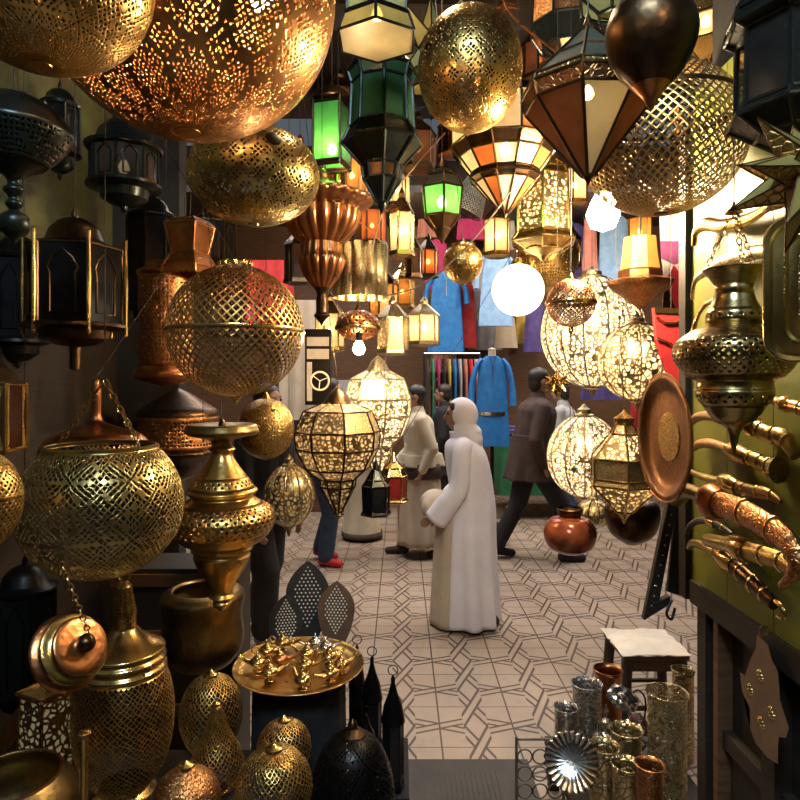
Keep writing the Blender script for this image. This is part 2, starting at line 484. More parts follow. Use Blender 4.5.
def string_cords():
    bpy.context.view_layer.update()
    dg = bpy.context.evaluated_depsgraph_get(); sc_ = bpy.context.scene; done = []; make = []
    offs = [(0, 0)] + [(r_ * cos(k), r_ * sin(k)) for r_ in (.003, .009) for k in range(6)]
    for t, z0, dx, dy, mat, r, top, x0, y0 in CORDS:
        M_ = t.matrix_world
        p0 = M_ @ Vector((x0, y0, z0)); zt = TOPZ if top is None else top
        best = None
        for rad in (0, .03, .06, .1, .15, .2, .26, .33, .41, .5, .6, .75, .9, 1.1, 1.3, 1.6, 2.0):
            for k in range(1 if rad == 0 else 16):
                ang = k * pi / 8 + rad * 9
                p1 = Vector((p0.x + rad * cos(ang), p0.y + rad * sin(ang), zt))
                if p1.y > 4.0 and top is None or p1.x < -1.35 and p1.y < 3.1 or p1.x > .84 and p1.y < 1.74: continue
                dv = p1 - p0; L = dv.length; dv.normalize(); ok = True
                if any(seg_gap(p0, p1, q0, q1) < .007 for q0, q1 in done): continue
                for ox, oy in offs:
                    st = .003 if (ox, oy) == (0, 0) else .014
                    hit, loc, nrm, fi, ob, mm = sc_.ray_cast(dg, p0 + dv * st + Vector((ox, oy, 0)), dv, distance=L - st - .002)
                    if hit:
                        q = ob
                        while q.parent: q = q.parent
                        if q != t and not (ob.get('kind') == 'structure' and loc.z > zt - .1): ok = False; break
                if ok: best = p1; break
            if best: break
        if best is None: best = Vector((p0.x + dx, p0.y + dy, zt)); print('CORD BLOCKED', t['label'])
        done.append((p0, best)); make.append((t, x0, y0, z0, M_.inverted() @ best, r, mat))
    for t, x0, y0, z0, q, r, mat in make:
        bm = bmesh.new(); tube(bm, [(x0, y0, z0), q], r, 5); mk('cord', bm, mat, t)

def cage(t, rings, n, rot, bar, bmat, gmats, K=1.0, name='glass_panel', fname='frame', close=(False, False), inset=.0, bars=True):
    """faceted lantern: n sided rings (r, z), panes between them, bars along every edge"""
    rg = [[Vector((r * K * cos(rot + 2 * pi * k / n), r * K * sin(rot + 2 * pi * k / n), z * K)) for k in range(n)] for r, z in rings]
    fb = bmesh.new(); nb = 6
    for i, g in enumerate(rg):
        if rings[i][0] * K > .004:
            tube(fb, [v for v in g], bar, nb, closed=True)
    for i in range(len(rg) - 1):
        for k in range(n):
            tube(fb, [rg[i][k], rg[i + 1][k]], bar, nb)
    mk(fname, fb, bmat, t)
    for i in range(len(rg) - 1):
        gm = gmats[i] if isinstance(gmats, list) else gmats
        if gm is None: continue
        gm = gm if isinstance(gm, tuple) else (gm,)
        gb = bmesh.new()
        for k in range(n):
            a, b, c, d = rg[i][k], rg[i][(k + 1) % n], rg[i + 1][(k + 1) % n], rg[i + 1][k]
            f = gb.faces.new([gb.verts.new(v * 1) for v in (a, b, c, d)]); f.material_index = k % len(gm)
        mk(name, gb, list(gm), t, smooth=False, merge=0)
    for e, flag in ((0, close[0]), (-1, close[1])):
        if flag:
            gb = bmesh.new(); gb.faces.new([gb.verts.new(v) for v in rg[e]])
            mk(flag[1] if isinstance(flag, tuple) else 'end_panel', gb, flag[0] if isinstance(flag, tuple) else flag, t, smooth=False)
    return rg

BM = {}
def bulb_part(t, off=(0, 0, 0), r=.026, power=8, col=(1, .66, .34), neck=True):
    """a glowing bulb: the glass itself is the light"""
    e = round(power / (pi * 12.57 * r * r), 1)
    if (e, col) not in BM: BM[(e, col)] = emis('bulb_glow_%d' % len(BM), col, e)
    bm = bmesh.new()
    rev(bm, [(0.0001, -r), (r * .7, -r * .72), (r, 0), (r * .7, r * .75), (r * .38, r * 1.3)], 10, off=off)
    bo = mk('bulb', bm, BM[(e, col)], t)
    if neck:
        bm = bmesh.new(); rev(bm, [(r * .36, r * 1.25), (r * .5, r * 1.3), (r * .5, r * 2.6), (.0001, r * 2.8)], 12, off=off)
        ho = mk('bulb_holder', bm, 'iron', t); bo.parent = ho

def lamp(loc, power, col=(1, .62, .3), r=.03):
    L = bpy.data.lights.new('unseen_light', 'POINT'); L.energy = power; L.color = col; L.shadow_soft_size = r  # unseen point light without a fixture
    o = bpy.data.objects.new('unseen_light', L); o.location = loc; C.objects.link(o); return o

M['l2'] = metal('red_gold_brass', (.46, .24, .085), (.28, .135, .05), .32, 10, .25)
# ------------------------------------------------------------------ the setting
def B(name, lo, hi, mat):
    bm = bmesh.new(); box(bm, lo, hi); return struct(name, bm, mat)

def floor_mat():
    n = NT('patterned_paving'); v = n.coord()
    sp = n.n('ShaderNodeSeparateXYZ'); n.l(v, sp.inputs[0])
    T = .36
    u = n.math('ADD', n.math('DIVIDE', n.math('SUBTRACT', sp.outputs[0], .195), T), 40)
    w = n.math('ADD', n.math('DIVIDE', n.math('SUBTRACT', sp.outputs[1], .02), T), 40)
    fu = n.math('FRACT', u); fv = n.math('FRACT', w)
    # a strap runs from v=.5 at the joint, dips through the knot at u=.5 and leaves at v=-.5
    d = n.math('ABSOLUTE', n.math('SUBTRACT', fu, .5))            # 0 at the knot, .5 at the joint
    mid = n.math('MULTIPLY', d, 2.26)
    flat = n.math('MULTIPLY_ADD', n.math('SUBTRACT', d, .17), .348, .385)
    S = n.math('MINIMUM', mid, flat)
    steep = n.math('LESS_THAN', d, .17)
    sc = n.math('MULTIPLY_ADD', steep, -.54, .94)                  # cosine of the strap's slope
    sg = n.math('SIGN', n.math('SUBTRACT', fu, .5))
    def strap(sign):
        s_ = n.math('MULTIPLY', n.math('MULTIPLY', S, sg), sign)
        x = n.math('FRACT', n.math('ADD', n.math('SUBTRACT', fv, s_), 1.5))
        return n.math('MULTIPLY', n.math('ABSOLUTE', n.math('SUBTRACT', x, .5)), sc)
    A = strap(1.0); Bq = strap(-1.0)
    hw = .058; t = .019
    def line(x): return n.math('LESS_THAN', n.math('ABSOLUTE', n.math('SUBTRACT', x, hw)), t)
    def inside(x): return n.math('LESS_THAN', x, hw + t)
    la = line(A); lb = n.math('MULTIPLY', line(Bq), n.math('SUBTRACT', 1, inside(A)))
    lines = n.math('MAXIMUM', la, lb)
    anyin = n.math('MAXIMUM', inside(A), inside(Bq))
    joint = n.math('GREATER_THAN', n.math('ABSOLUTE', n.math('SUBTRACT', fu, .5)), .488)
    jh = n.math('GREATER_THAN', n.math('ABSOLUTE', n.math('SUBTRACT', fv, .5)), .492)
    jh = n.math('MULTIPLY', jh, n.math('SUBTRACT', 1, anyin))
    k = n.math('MAXIMUM', lines, n.math('MAXIMUM', joint, jh))
    # wear
    g = n.noise(v, 1.1, 5, .6); g2 = n.noise(v, 14, 4, .65); g3 = n.noise(v, 60, 3)
    base = n.mix(n.ramp(g, .35, .65), (.40, .31, .235), (.29, .215, .155))
    base = n.mix(n.math('MULTIPLY', n.ramp(g2, .5, .75), .45), base, (.26, .19, .15))
    base = n.mix(n.math('MULTIPLY', n.ramp(g3, .62, .75), .6), base, (.15, .11, .09))
    cell = n.n('ShaderNodeTexWhiteNoise', noise_dimensions='2D')
    cb = n.n('ShaderNodeCombineXYZ'); n.l(n.math('FLOOR', u), cb.inputs[0]); n.l(n.math('FLOOR', w), cb.inputs[1])
    n.l(cb.outputs[0], cell.inputs['Vector'])
    base = n.mix(n.math('MULTIPLY', cell.outputs[0], .3), base, (.34, .24, .17))
    col = n.mix(n.math('MULTIPLY', k, .93), base, (.05, .026, .016))
    h = n.math('SUBTRACT', n.math('MULTIPLY', g2, .3), k)
    rr = n.math('MULTIPLY_ADD', g, -.35, .72)
    return n.done(n.pbsdf(col, rr, 0, n.bump(h, .5, .004)))

M['floor'] = floor_mat()
bm = bmesh.new(); box(bm, (-7, -1.2, -.1), (7, 10.2, 0)); struct('floor', bm, 'floor')
B('wall_left', (-1.5, -1.2, 0), (-1.38, 3.0, 3.4), 'plaster')
B('wall_left_shade_sheet', (-1.38, -1.2, 0), (-1.36, 3.0, 2.15), 'wood_d')  # dark sheet added as the shade on the lower left wall
B('wall_left_return', (-7, 3.0, 0), (-1.06, 3.1, 3.4), 'dark_wall')
B('wall_right', (.86, -1.2, 0), (1.0, 1.72, 3.4), 'dark_wall')
B('wall_right_return', (1.0, 1.6, 0), (7, 1.72, 3.4), 'dark_wall')
B('wall_behind_camera', (-1.5, -1.3, 0), (1.0, -1.2, 3.4), 'dark_wall')
B('ceiling', (-7, -1.3, 3.42), (7, 4.1, 3.5), 'wood_h')
for i, y in enumerate((.3, .95, 1.6, 2.25, 2.9, 3.6)):
    B('trim_%d' % (i + 1), (-6.9, y - .05, 3.3), (6.9, y + .05, 3.42), 'wood_h')
B('wall_shop_front', (-7, 9.3, 0), (7, 9.45, 5.2), 'wood_b')
B('wall_alley_left', (-7.1, 3.1, 0), (-7, 9.3, 5.2), 'dark_wall')
B('wall_alley_right', (7, 1.7, 0), (7.1, 9.3, 5.2), 'dark_wall')
B('ceiling_shop_awning', (-7, 7.6, 4.0), (7, 9.3, 4.08), 'wood_h')

# the green display board over dark cupboards
XB = .80
def BP(px, py, off=.0):
    X = XB - off; d = F * X / (px - CX)
    return Vector((X, d, H - (py - HY) * d / F))
t = thing('display_board', 'green painted wooden board on the right hung with curved daggers', 'board', (XB, 1.2, 1.13))
bm = bmesh.new()
for k in range(6):
    y0 = -.62 + k * .19
    box(bm, (0, y0, .03), (.035, y0 + .187, 1.35))
mk('plank', bm, 'green_paint', t, smooth=False)
bm = bmesh.new(); box(bm, (-.012, -.62, -.03), (.05, .50, .03)); mk('bottom_rail', bm, 'wood_d', t, smooth=False)
bm = bmesh.new(); box(bm, (-.015, .52, -.03), (.05, .56, 1.35)); mk('edge_post', bm, 'wood_d', t, smooth=False)
t = thing('cupboard', 'dark wooden cupboard standing below the green dagger board', 'cupboard', (XB, 1.2, 0))
bm = bmesh.new(); box(bm, (.04, -.7, 0), (.058, .5, 1.1)); mk('back_panel', bm, 'wood_d', t, smooth=False)
for y, w, m in ((.46, .045, 'wood_d'), (.385, .022, 'wood_b'), (.16, .05, 'wood_d'), (-.12, .045, 'wood_d'), (-.4, .05, 'wood_d')):
    bm = bmesh.new(); box(bm, (-.0, y - w / 2, 0), (.038, y + w / 2, 1.095)); mk('post', bm, m, t, smooth=False)
for z in (.35, .78):
    bm = bmesh.new(); box(bm, (.012, -.7, z), (.038, .4, z + .04)); mk('rail', bm, 'wood_d', t, smooth=False)
for y0, y1, z0, z1 in ((.19, .36, .4, .77), (-.09, .13, .4, .77), (-.37, -.15, .4, .77)):
    bm = bmesh.new(); box(bm, (.026, y0, z0), (.036, y1, z1)); mk('door', bm, 'wood_d', t, smooth=False)

# ------------------------------------------------------------------ piece builders
def ball_lamp(px, py, d, rx, rt, rb, label, mat, mode='arab', cell=5, size=.62, t0=.12, t1=pi - .08, band=None, bandm=None,
              solid=.0012, light=0, seed=1, blk=9, rim=True, cdx=0, cdy=0, top=None, cord_=True, dark=True, kind='hanging_lamp', group=None,
              catg='lamp', inner=None, finial=0, rot=None, hook=True, catn=None):
    K = d / F; loc = P(px, py, d)
    t = thing(kind, label, catg, loc, group, rot)
    bm = bmesh.new(); pr = [(a * K, b * K) for a, b in globe(rx, rt, rb, t0, t1, 40)]
    pierced(bm, pr, cell * K, mode, size, seed=seed, blk=blk)
    if not rim and t0 < .2: pass
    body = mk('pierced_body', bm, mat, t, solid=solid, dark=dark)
    rtop = rx * sin(t0) * K; zt = rt * cos(t0) * K; rbm = rx * sin(t1) * K; zb = rb * cos(t1) * K
    bm = bmesh.new()
    if t0 < .35:
        rev(bm, [(rtop * 1.25, zt - .5 * K), (rtop * 1.2, zt + 1.2 * K), (rtop * .8, zt + 2.5 * K), (rtop * .5, zt + 5 * K), (.6 * K, zt + 6 * K)], 24)
        mk('cap', bm, bandm or mat, t)
    else:
        torus(bm, rtop, 1.0 * K, zt); mk('rim', bm, bandm or mat, t)
    bm = bmesh.new()
    pts = [(rbm * 1.15, zb + .4 * K), (rbm * 1.1, zb - 1 * K)]
    if finial: pts += [(finial * .5 * K, zb - 3 * K), (finial * .55 * K, zb - finial * .8 * K), (finial * .2 * K, zb - finial * 1.3 * K), (.0003, zb - finial * 2 * K)]
    else: pts += [(.0003, zb - 1.6 * K)]
    rev(bm, pts, 20); mk('bottom_boss', bm, bandm or mat, t)
    if band is not None:
        for bz in (band if isinstance(band, (list, tuple)) else [band]):
            q = min(max(bz / (rt if bz > 0 else rb), -1), 1)
            rr = rx * sqrt(1 - q * q) * K
            bm = bmesh.new(); rev(bm, [(rr - .5 * K, bz * K + 2 * K), (rr + 1 * K, bz * K + 2 * K), (rr + 1.6 * K, bz * K), (rr + 1 * K, bz * K - 2 * K), (rr - .5 * K, bz * K - 2 * K)], 64)
            mk('band', bm, bandm or mat, body)
    if inner:
        bm = bmesh.new(); rev(bm, [(a * .965, b * .965) for a, b in pr], 40); mk('lining', bm, inner, t)
    if light: bulb_part(t, (0, 0, 0), min(.03, rx * K * .3), light)
    if cord_ and t0 < .35: cord(t, zt + 5 * K, cdx, cdy, top=top)
    return t, K

def open_bowl_chains(t, K, r, z, n, up, ph=.6, apex_link=True, mat='olive', top=None, stop=None, off=0):
    bm = bmesh.new()
    for k in range(n):
        a = ph + 2 * pi * k / n
        chain_bm(bm, (r * K * cos(a), r * K * sin(a), z * K), (0, 0, (z + up) * K), .024)
    mk('chain', bm, mat, t)
    cord(t, (z + up) * K, top=top)

def urn(px, py, d, secs, label, mat, catg='lamp', kind='hanging_lamp', seg=44, chains=None, cdx=0, cdy=0, light=0, solid=.001, rot=None, cord_=True, top=None, group=None, cordz=None):
    """secs: list of (part name, mode, cell px, points[(r, dy)], material) from the top down"""
    K = d / F; t = thing(kind, label, catg, P(px, py, d), group, rot)
    for nm, mode, cell, pts, m in secs:
        bm = bmesh.new(); q = [(max(p[0], .0003), p[1]) for p in cat([(a * K, -b * K, 0) for a, b in pts], 5)]
        if mode == 'solid': rev(bm, q, seg)
        elif mode == 'sharp': rev(bm, [(a * K, -b * K) for a, b in pts], seg)
        elif isinstance(mode, tuple): rev(bm, q, seg * 3, fn=mode[0], amp=mode[1])
        else: pierced(bm, q, cell * K, mode, .75)
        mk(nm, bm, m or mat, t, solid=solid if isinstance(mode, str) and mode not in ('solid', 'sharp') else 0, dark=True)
    if light: bulb_part(t, (0, 0, -10 * K), .02, light)
    if cord_: cord(t, (cordz if cordz is not None else -secs[0][3][0][1]) * K, cdx, cdy, top=top)
    return t, K

# ================================================================== LEFT SIDE
t, K = ball_lamp(42, -32, .85, 106, 94, 98, 'huge gold pierced dome lamp cropped by the top left corner', 'gold', 'arab', 7.5, .8, blk=7, t0=.1)
t, K = ball_lamp(187, -8, 1.25, 147, 140, 140, 'giant copper toned globe lamp pierced with tiny glowing triangles at the top', 'l2', 'tri', 7.2, .62, blk=9, t0=.1, seed=3, dark=False)
bulb_part(t, (-.07, -.10, -.02), .026, 22, (1, .6, .27)); bulb_part(t, (.14, .02, .0), .026, 16, (1, .6, .27))
t, K = ball_lamp(254, 175, 1.75, 65, 47, 50, 'squat brass globe lamp with dark round holes under the giant copper globe', 'olive', 'flower', 5.6, 1.25, blk=4, cdx=.1, cdy=.4)
for a, z in ((-2.1, 22), (-1.05, 16)):
    r_ = 65 * sqrt(1 - (z / 47) ** 2) * K * .99
    R = Matrix.Rotation(a, 3, 'Z') @ Matrix.Rotation(math.radians(62), 3, 'Y')
    bm = bmesh.new(); q = Vector((r_ * cos(a), r_ * sin(a), z * K))
    rev(bm, [(.0003, .003), (6 * K, .003), (7.5 * K, .001), (7.5 * K, -.003)], 18, R=R, off=q); mk('port_hole', bm, 'iron', t)
t, K = ball_lamp(470, 69, 1.8, 52, 60, 62, 'egg shaped brass lamp with flower piercing and cool shiny top at upper centre', 'gold', 'flower', 4.8, 1.2, t0=.14, t1=pi - .1, blk=4, cdx=.02)
t, K = ball_lamp(236, 331, 1.75, 67, 66, 66, 'round brass lattice lamp with diamond openwork and a band round its middle', 'gold', 'lattice', 8.8, .74, band=0, bandm='brass', cdx=-.12, cdy=.25, finial=5)
bm = bmesh.new()
for k in range(9):
    a = 2 * pi * k / 9
    rev(bm, [(.0003, 4 * K), (3 * K, 2 * K), (3 * K, -2 * K), (.0003, -4 * K)], 8, off=(14 * K * cos(a), 14 * K * sin(a), 67 * K))
mk('crown_beads', bm, 'brass', t)
t, K = ball_lamp(102, 508, 1.5, 78, 80, 69, 'big brass bowl lamp with open top hanging from chains on the left', 'olive', 'arab', 6.4, 1.2, t0=.74, t1=pi - .05, blk=9, seed=5)
bm = bmesh.new(); rr = 78 * sin(.74) * K; zz = 80 * cos(.74) * K
rev(bm, [(rr - .2 * K, zz - .5 * K), (rr + 1.2 * K, zz + 2 * K), (rr - 2 * K, zz + 4.5 * K), (rr - 3 * K, zz + 3.5 * K), (rr - .2 * K, zz - .5 * K)], 64); mk('lip', bm, 'olive', t)
bm = bmesh.new()
for a in (-.35, 2.9, 1.3):
    chain_bm(bm, (rr * cos(a), rr * sin(a) - (.02 if a == -.35 else 0), zz + 3 * K), (3 * K, 0, 128 * K), .026, .0018)
mk('chain', bm, 'brass', t); cord(t, 128 * K, 0, .0, x0=3 * K)

# tall turned urn lamp
urn(222, 500, 1.9, [
    ('hook', 'sharp', 4, [(.5, -82), (3, -78), (4, -72), (3, -68)], 'bronze'),
    ('top_cup', 'solid', 4, [(6, -68), (30, -76), (35, -72), (34, -66), (12, -60), (10, -54)], 'dull'),
    ('neck', 'solid', 4, [(10, -54), (13, -51), (10, -47), (14, -38), (24, -24)], None),
    ('shoulder', 'dots', 3.6, [(24, -24), (29, -17), (32, -12)], None),
    ('shoulder_ring', 'solid', 4, [(32, -12), (35, -9), (30, -4), (33, -1), (38, 2)], None),
    ('pierced_belly', 'dots', 4.2, [(38, 2), (48, 8), (53, 16), (52, 24), (46, 34)], None),
    ('lower_ring', 'solid', 4, [(46, 34), (38, 41), (29, 45), (30, 49), (26, 52), (28, 55)], None),
    ('funnel', 'solid', 4, [(28, 55), (24, 66), (15, 80), (10, 92), (13, 96), (8, 100), (9, 104), (.3, 112)], None)],
    'tall turned gold brass urn lamp with dotted belly hanging left of the walkway', 'gold', cdx=-.05, cdy=.0)
urn(203, 628, 2.15, [
    ('bowl', 'solid', 4, [(36, -38), (41, -32), (38, -14), (40, 10), (36, 24), (24, 36), (.3, 40)], None),
    ('rim', 'solid', 4, [(36, -38), (30, -40), (28, -38)], None)], 'dull brass rounded pot below the gold urn lamp', 'dull', kind='hanging_pot', catg='pot', cordz=38, cdx=-.1, cdy=.4)

ball_lamp(266, 428, 2.35, 28, 30, 31, 'orange gold engraved ball lamp right behind the tall urn lamp', 'brasseng', 'flower', 3.4, .6, cdy=.3)

def melon(px, py, d, rx, rt, rb, label, mat, ribs=12, ribm='paleb', light=0, t0=.25, t1=pi - .2, cdx=0, cdy=0, cap='paleb', kind='hanging_lantern', finial=6, group=None, top=None):
    K = d / F; t = thing(kind, label, 'lantern', P(px, py, d), group)
    pr = [(a * K, b * K) for a, b in globe(rx, rt, rb, t0, t1, 26)]
    bm = bmesh.new(); rev(bm, pr, ribs * 8, fn=ribs, amp=.035); mk('shade', bm, mat, t)
    bm = bmesh.new()
    for k in range(ribs):
        a = 2 * pi * (k + .5) / ribs
        tube(bm, [(r * 1.0 * cos(a), r * 1.0 * sin(a), z) for r, z in pr], .8 * K, 5)
    mk('ribs', bm, ribm, t)
    bm = bmesh.new(); rtop, zt = pr[0]; rb_, zb = pr[-1]
    rev(bm, [(rtop * 1.1, zt - 1 * K), (rtop * 1.15, zt + 1.5 * K), (rtop * .8, zt + 3 * K), (rtop * .75, zt + 7 * K), (rtop * .4, zt + 9 * K), (.0004, zt + 13 * K)], 24); mk('cap', bm, cap, t)
    bm = bmesh.new(); rev(bm, [(rb_ * 1.1, zb + 1 * K), (rb_, zb - 2 * K), (finial * .5 * K, zb - 4 * K), (finial * .4 * K, zb - finial * 1.2 * K), (.0003, zb - finial * 2 * K)], 20); mk('finial', bm, cap, t)
    if light: bulb_part(t, (0, 0, 0), .022, light, neck=False)
    cord(t, zt + 12 * K, cdx, cdy, top=top)
    return t, K

melon(289, 496, 2.45, 25, 31, 30, 'small silvery gold melon lantern at the left edge of the walkway', 'filC', 10, cdx=-.02, cdy=.4)

# panelled pair over the walkway
def panelled(px, py, d, label, mat, fm, light, rx=43, h=38, tail=28):
    K = d / F; t = thing('hanging_lantern', label, 'lantern', P(px, py, d))
    rings = [(rx * .34, h), (rx * .8, h * .78), (rx, h * .25), (rx * .97, -h * .2), (rx * .72, -h * .72), (rx * .42, -h * 1.0), (rx * .40, -h * 1.2), (rx * .08, -h * 1.2 - tail)]
    cage(t, rings, 8, .25, 1.0 * K, fm, [mat] * 7, K, name='filigree_panel')
    bm = bmesh.new(); rev(bm, [(rx * .36 * K, h * K), (rx * .3 * K, (h + 3) * K), (rx * .2 * K, (h + 10) * K), (.0004, (h + 16) * K)], 16); mk('cap', bm, fm, t)
    bm = bmesh.new(); z0 = -(h * 1.2 + tail) * K; rev(bm, [(rx * .1 * K, z0 + .5 * K), (rx * .14 * K, z0 - 2 * K), (.0003, z0 - 7 * K)], 12); mk('finial', bm, fm, t)
    cord(t, (h + 15) * K, 0, .2)
    if light: bulb_part(t, (0, 0, 0), .022, light, neck=False)
    return t
panelled(338, 441, 2.6, 'bronze panelled lantern with round tracery beside the glowing one over the walkway', 'filC', 'bronze', 2, 43, 38, 26)
panelled(378, 409, 2.95, 'brightly lit panelled lantern glowing cream over the walkway', 'filA', 'paleb', 5, 34, 38, 20)

# ------------------------------------------------------------------ dark lanterns along the left wall
def hex_lantern(px, py, d, r, h, label, fm='iron', gm='g_smoke', n=6, rot=.3, cap=.9, capk='dome', base=True, light=0, rods=False, kind='hanging_lantern', group=None, K2=1, fin=10, cdx=0, cdy=0, catg='lantern', cord_=True, flare=1.0, bar=None, arch=True, top=None):
    K = d / F; t = thing(kind, label, catg, P(px, py, d), group)
    bar = bar or max(.0016, 1.6 * K)
    cage(t, [(r, h), (r * flare, -h)], n, rot, bar, fm, gm, K)
    # cap and foot
    bm = bmesh.new(); c = r * cap
    if capk == 'dome': rev(bm, [(c * 1.12 * K, h * K), (c * 1.16 * K, (h + 3) * K), (c * .95 * K, (h + 6) * K)] + [(c * .85 * cos(a) * K, (h + 6 + c * .8 * sin(a)) * K) for a in (.1, .5, .9, 1.2, 1.45)] + [(c * .12 * K, (h + 8 + c * .85) * K), (.0004, (h + 14 + c * .9) * K)], 24)
    else: rev(bm, [(c * 1.2 * K, h * K), (c * 1.2 * K, (h + 2) * K), (c * .3 * K, (h + c * .9) * K), (c * .25 * K, (h + c * 1.1) * K), (.0004, (h + c * 1.35) * K)], n if capk == 'cone' else 20)
    mk('roof', bm, fm, t, smooth=capk != 'cone')
    if base:
        bm = bmesh.new(); rf = r * flare
        rev(bm, [(.0004, -h * K - .0005), (rf * 1.1 * K, -h * K), (rf * 1.12 * K, -(h + 3) * K), (rf * .75 * K, -(h + 6) * K), (rf * .7 * K, -(h + 14) * K), (rf * .4 * K, -(h + 20) * K), (rf * .12 * K, -(h + 22) * K), (rf * .1 * K, -(h + 22 + fin) * K), (.0004, -(h + 24 + fin) * K)], 6 if capk == 'cone' else 24)
        mk('foot', bm, fm, t)
    if arch:
        bm = bmesh.new()
        for k in range(n):
            a0 = rot + 2 * pi * k / n; a1 = rot + 2 * pi * (k + 1) / n
            A = Vector((cos(a0), sin(a0), 0)) * r * K * 1.01; Bq = Vector((cos(a1), sin(a1), 0)) * r * K * 1.01
            ap = []
            for s_, z_ in ((.25, -.75), (.25, .2), (.2, .35), (.3, .6), (.5, .82), (.7, .6), (.8, .35), (.75, .2), (.75, -.75)):
                ap.append(A.lerp(Bq, s_) + Vector((0, 0, z_ * h * K)))
            tube(bm, ap, bar * .7, 5, closed=True)
        mk('arch_tracery', bm, fm if not rods else 'bronze', t)
    if rods:
        for k in range(n):
            a = rot + 2 * pi * k / n
            bm = bmesh.new(); rev(bm, [(.0003, (h + 12) * K), (2 * K, (h + 10) * K), (1.6 * K, h * K), (2.3 * K, 0), (1.6 * K, -h * K), (2 * K, -(h + 10) * K), (.0003, -(h + 12) * K)], 8, off=((r + 3.5) * K * cos(a), (r + 3.5) * K * sin(a), 0))
            mk('corner_rod', bm, 'brass', t)
    if light: bulb_part(t, (0, 0, 0), min(.02, r * K * .4), light, neck=False)
    zt = (h + (14 + c * .9 if capk == 'dome' else c * 1.35)) * K
    if cord_: cord(t, zt - .001, cdx, cdy, top=top)
    return t, K
hex_lantern(75, 287, 1.95, 44, 38, 'dark six sided lantern with pale brass corner rods near the left wall', 'bronze', 'g_smoke', 6, .2, .72, rods=True, fin=22)
urn(14, 132, 1.3, [
    ('hood', 'solid', 4, [(.3, -40), (22, -34), (44, -18), (54, -4)], 'irong'),
    ('pierced_rim', 'scroll', 5, [(54, -4), (52, 6), (40, 22), (28, 34)], 'irong'),
    ('stem', 'solid', 4, [(28, 34), (10, 44), (6, 52), (10, 58), (5, 66), (8, 72), (4, 78)], 'irong'),
    ('drop', 'solid', 4, [(4, 78), (14, 86), (14, 98), (5, 106), (.3, 112)], 'irong')],
    'black umbrella shaped lamp with knobbed stem against the green wall', 'irong', cord_=True)
hex_lantern(124, 168, 2.15, 32, 17, 'black lantern with sparks of light under the giant copper globe', 'irong', 'g_smoke', 8, .2, 1.0, 'dome', light=.5, fin=4)
hex_lantern(152, 262, 2.68, 24, 44, 'tall black lantern body behind the lattice globe', 'iron', 'g_smoke', 8, .1, .8, 'dome', fin=6, arch=False)
urn(166, 322, 2.34, [
    ('top_collar', 'solid', 4, [(.3, -62), (14, -60), (20, -54), (27, -50), (27, -46)], 'copper'),
    ('pierced_cylinder', 'scroll', 3.6, [(26, -46), (26, -20), (26, 10), (26, 44)], 'coppereng'),
    ('bottom_collar', 'solid', 4, [(26, 44), (31, 50), (30, 56), (12, 62), (.3, 64)], 'copper')],
    'copper cylinder lamp with pierced sides behind the round lattice lamp', 'copper', cdy=.3)
urn(178, 432, 2.75, [
    ('top_cap', 'solid', 4, [(.3, -44), (10, -40), (26, -30), (38, -22), (40, -16)], 'bronze'),
    ('pierced_band', 'scroll', 3.6, [(40, -16), (38, -6), (39, 6), (40, 16)], 'coppereng'),
    ('foot', 'solid', 4, [(40, 16), (42, 20), (30, 30), (16, 44), (.3, 50)], 'bronze')],
    'dark copper banded lamp between the big bowl and the urn', 'bronze', cdx=-.04, cdy=.4)
# copper bracket-like crown
t = thing('hanging_lantern', 'orange copper crown shaped lantern piece above the round lattice lamp', 'lantern', P(190, 247, 2.05))
K = 2.05 / F
cage(t, [(18, 26), (24, 22), (17, -6), (26, -20), (26, -27)], 4, .5, 1.4 * K, 'copper', ['coppereng', 'copper', 'coppereng', 'copper'], K, name='copper_side')
cord(t, 26 * K, 0, .1)
# copper pitcher neck behind the big bowl
urn(96, 418, 2.0, [('neck', 'solid', 4, [(.3, -40), (4, -36), (5, -20), (5, -2), (12, 6), (40, 16), (50, 26)], 'copper'), ('body', 'solid', 4, [(50, 26), (52, 40), (46, 62), (30, 78), (.3, 84)], 'dull')],
    'copper bottle necked lamp showing above the rim of the big bowl', 'copper')
# left edge
ball_lamp(-22, 500, 1.22, 40, 50, 52, 'gold lattice lamp cut by the left edge of the photo', 'gold', 'lattice', 7, .5, band=4, bandm='brass')
t = thing('hanging_lantern', 'gold pierced square lantern corner at the left edge', 'lantern', P(-10, 420, 1.65)); K = 1.65 / F
bm = bmesh.new()
cage(t, [(34, 36), (34, -30)], 4, .95, 2.4 * K, 'brass', 'g_brown', K)
bm = bmesh.new()
for k in range(4):
    a0 = .95 + pi / 2 * k; A = Vector((cos(a0), sin(a0), 0)) * 34 * K; Bq = Vector((cos(a0 + pi / 2), sin(a0 + pi / 2), 0)) * 34 * K
    for s0, s1 in ((.03, .2), (.8, .97)):
        q = [A.lerp(Bq, s0) * 1.01 + Vector((0, 0, -30 * K)), A.lerp(Bq, s1) * 1.01 + Vector((0, 0, -30 * K)), A.lerp(Bq, (s0 + s1) / 2 + (.05 if s0 < .5 else -.05)) * 1.01 + Vector((0, 0, 3 * K)), A.lerp(Bq, s1) * 1.01 + Vector((0, 0, 36 * K)), A.lerp(Bq, s0) * 1.01 + Vector((0, 0, 36 * K))]
        bm.faces.new([bm.verts.new(v) for v in q])
mk('corner_fret', bm, 'brasseng', t, smooth=False, solid=.002)
bm = bmesh.new(); rev(bm, [(36 * K, 36 * K), (20 * K, 52 * K), (.0004, 66 * K)], 4); mk('roof', bm, 'bronze', t, smooth=False); cord(t, 65 * K)
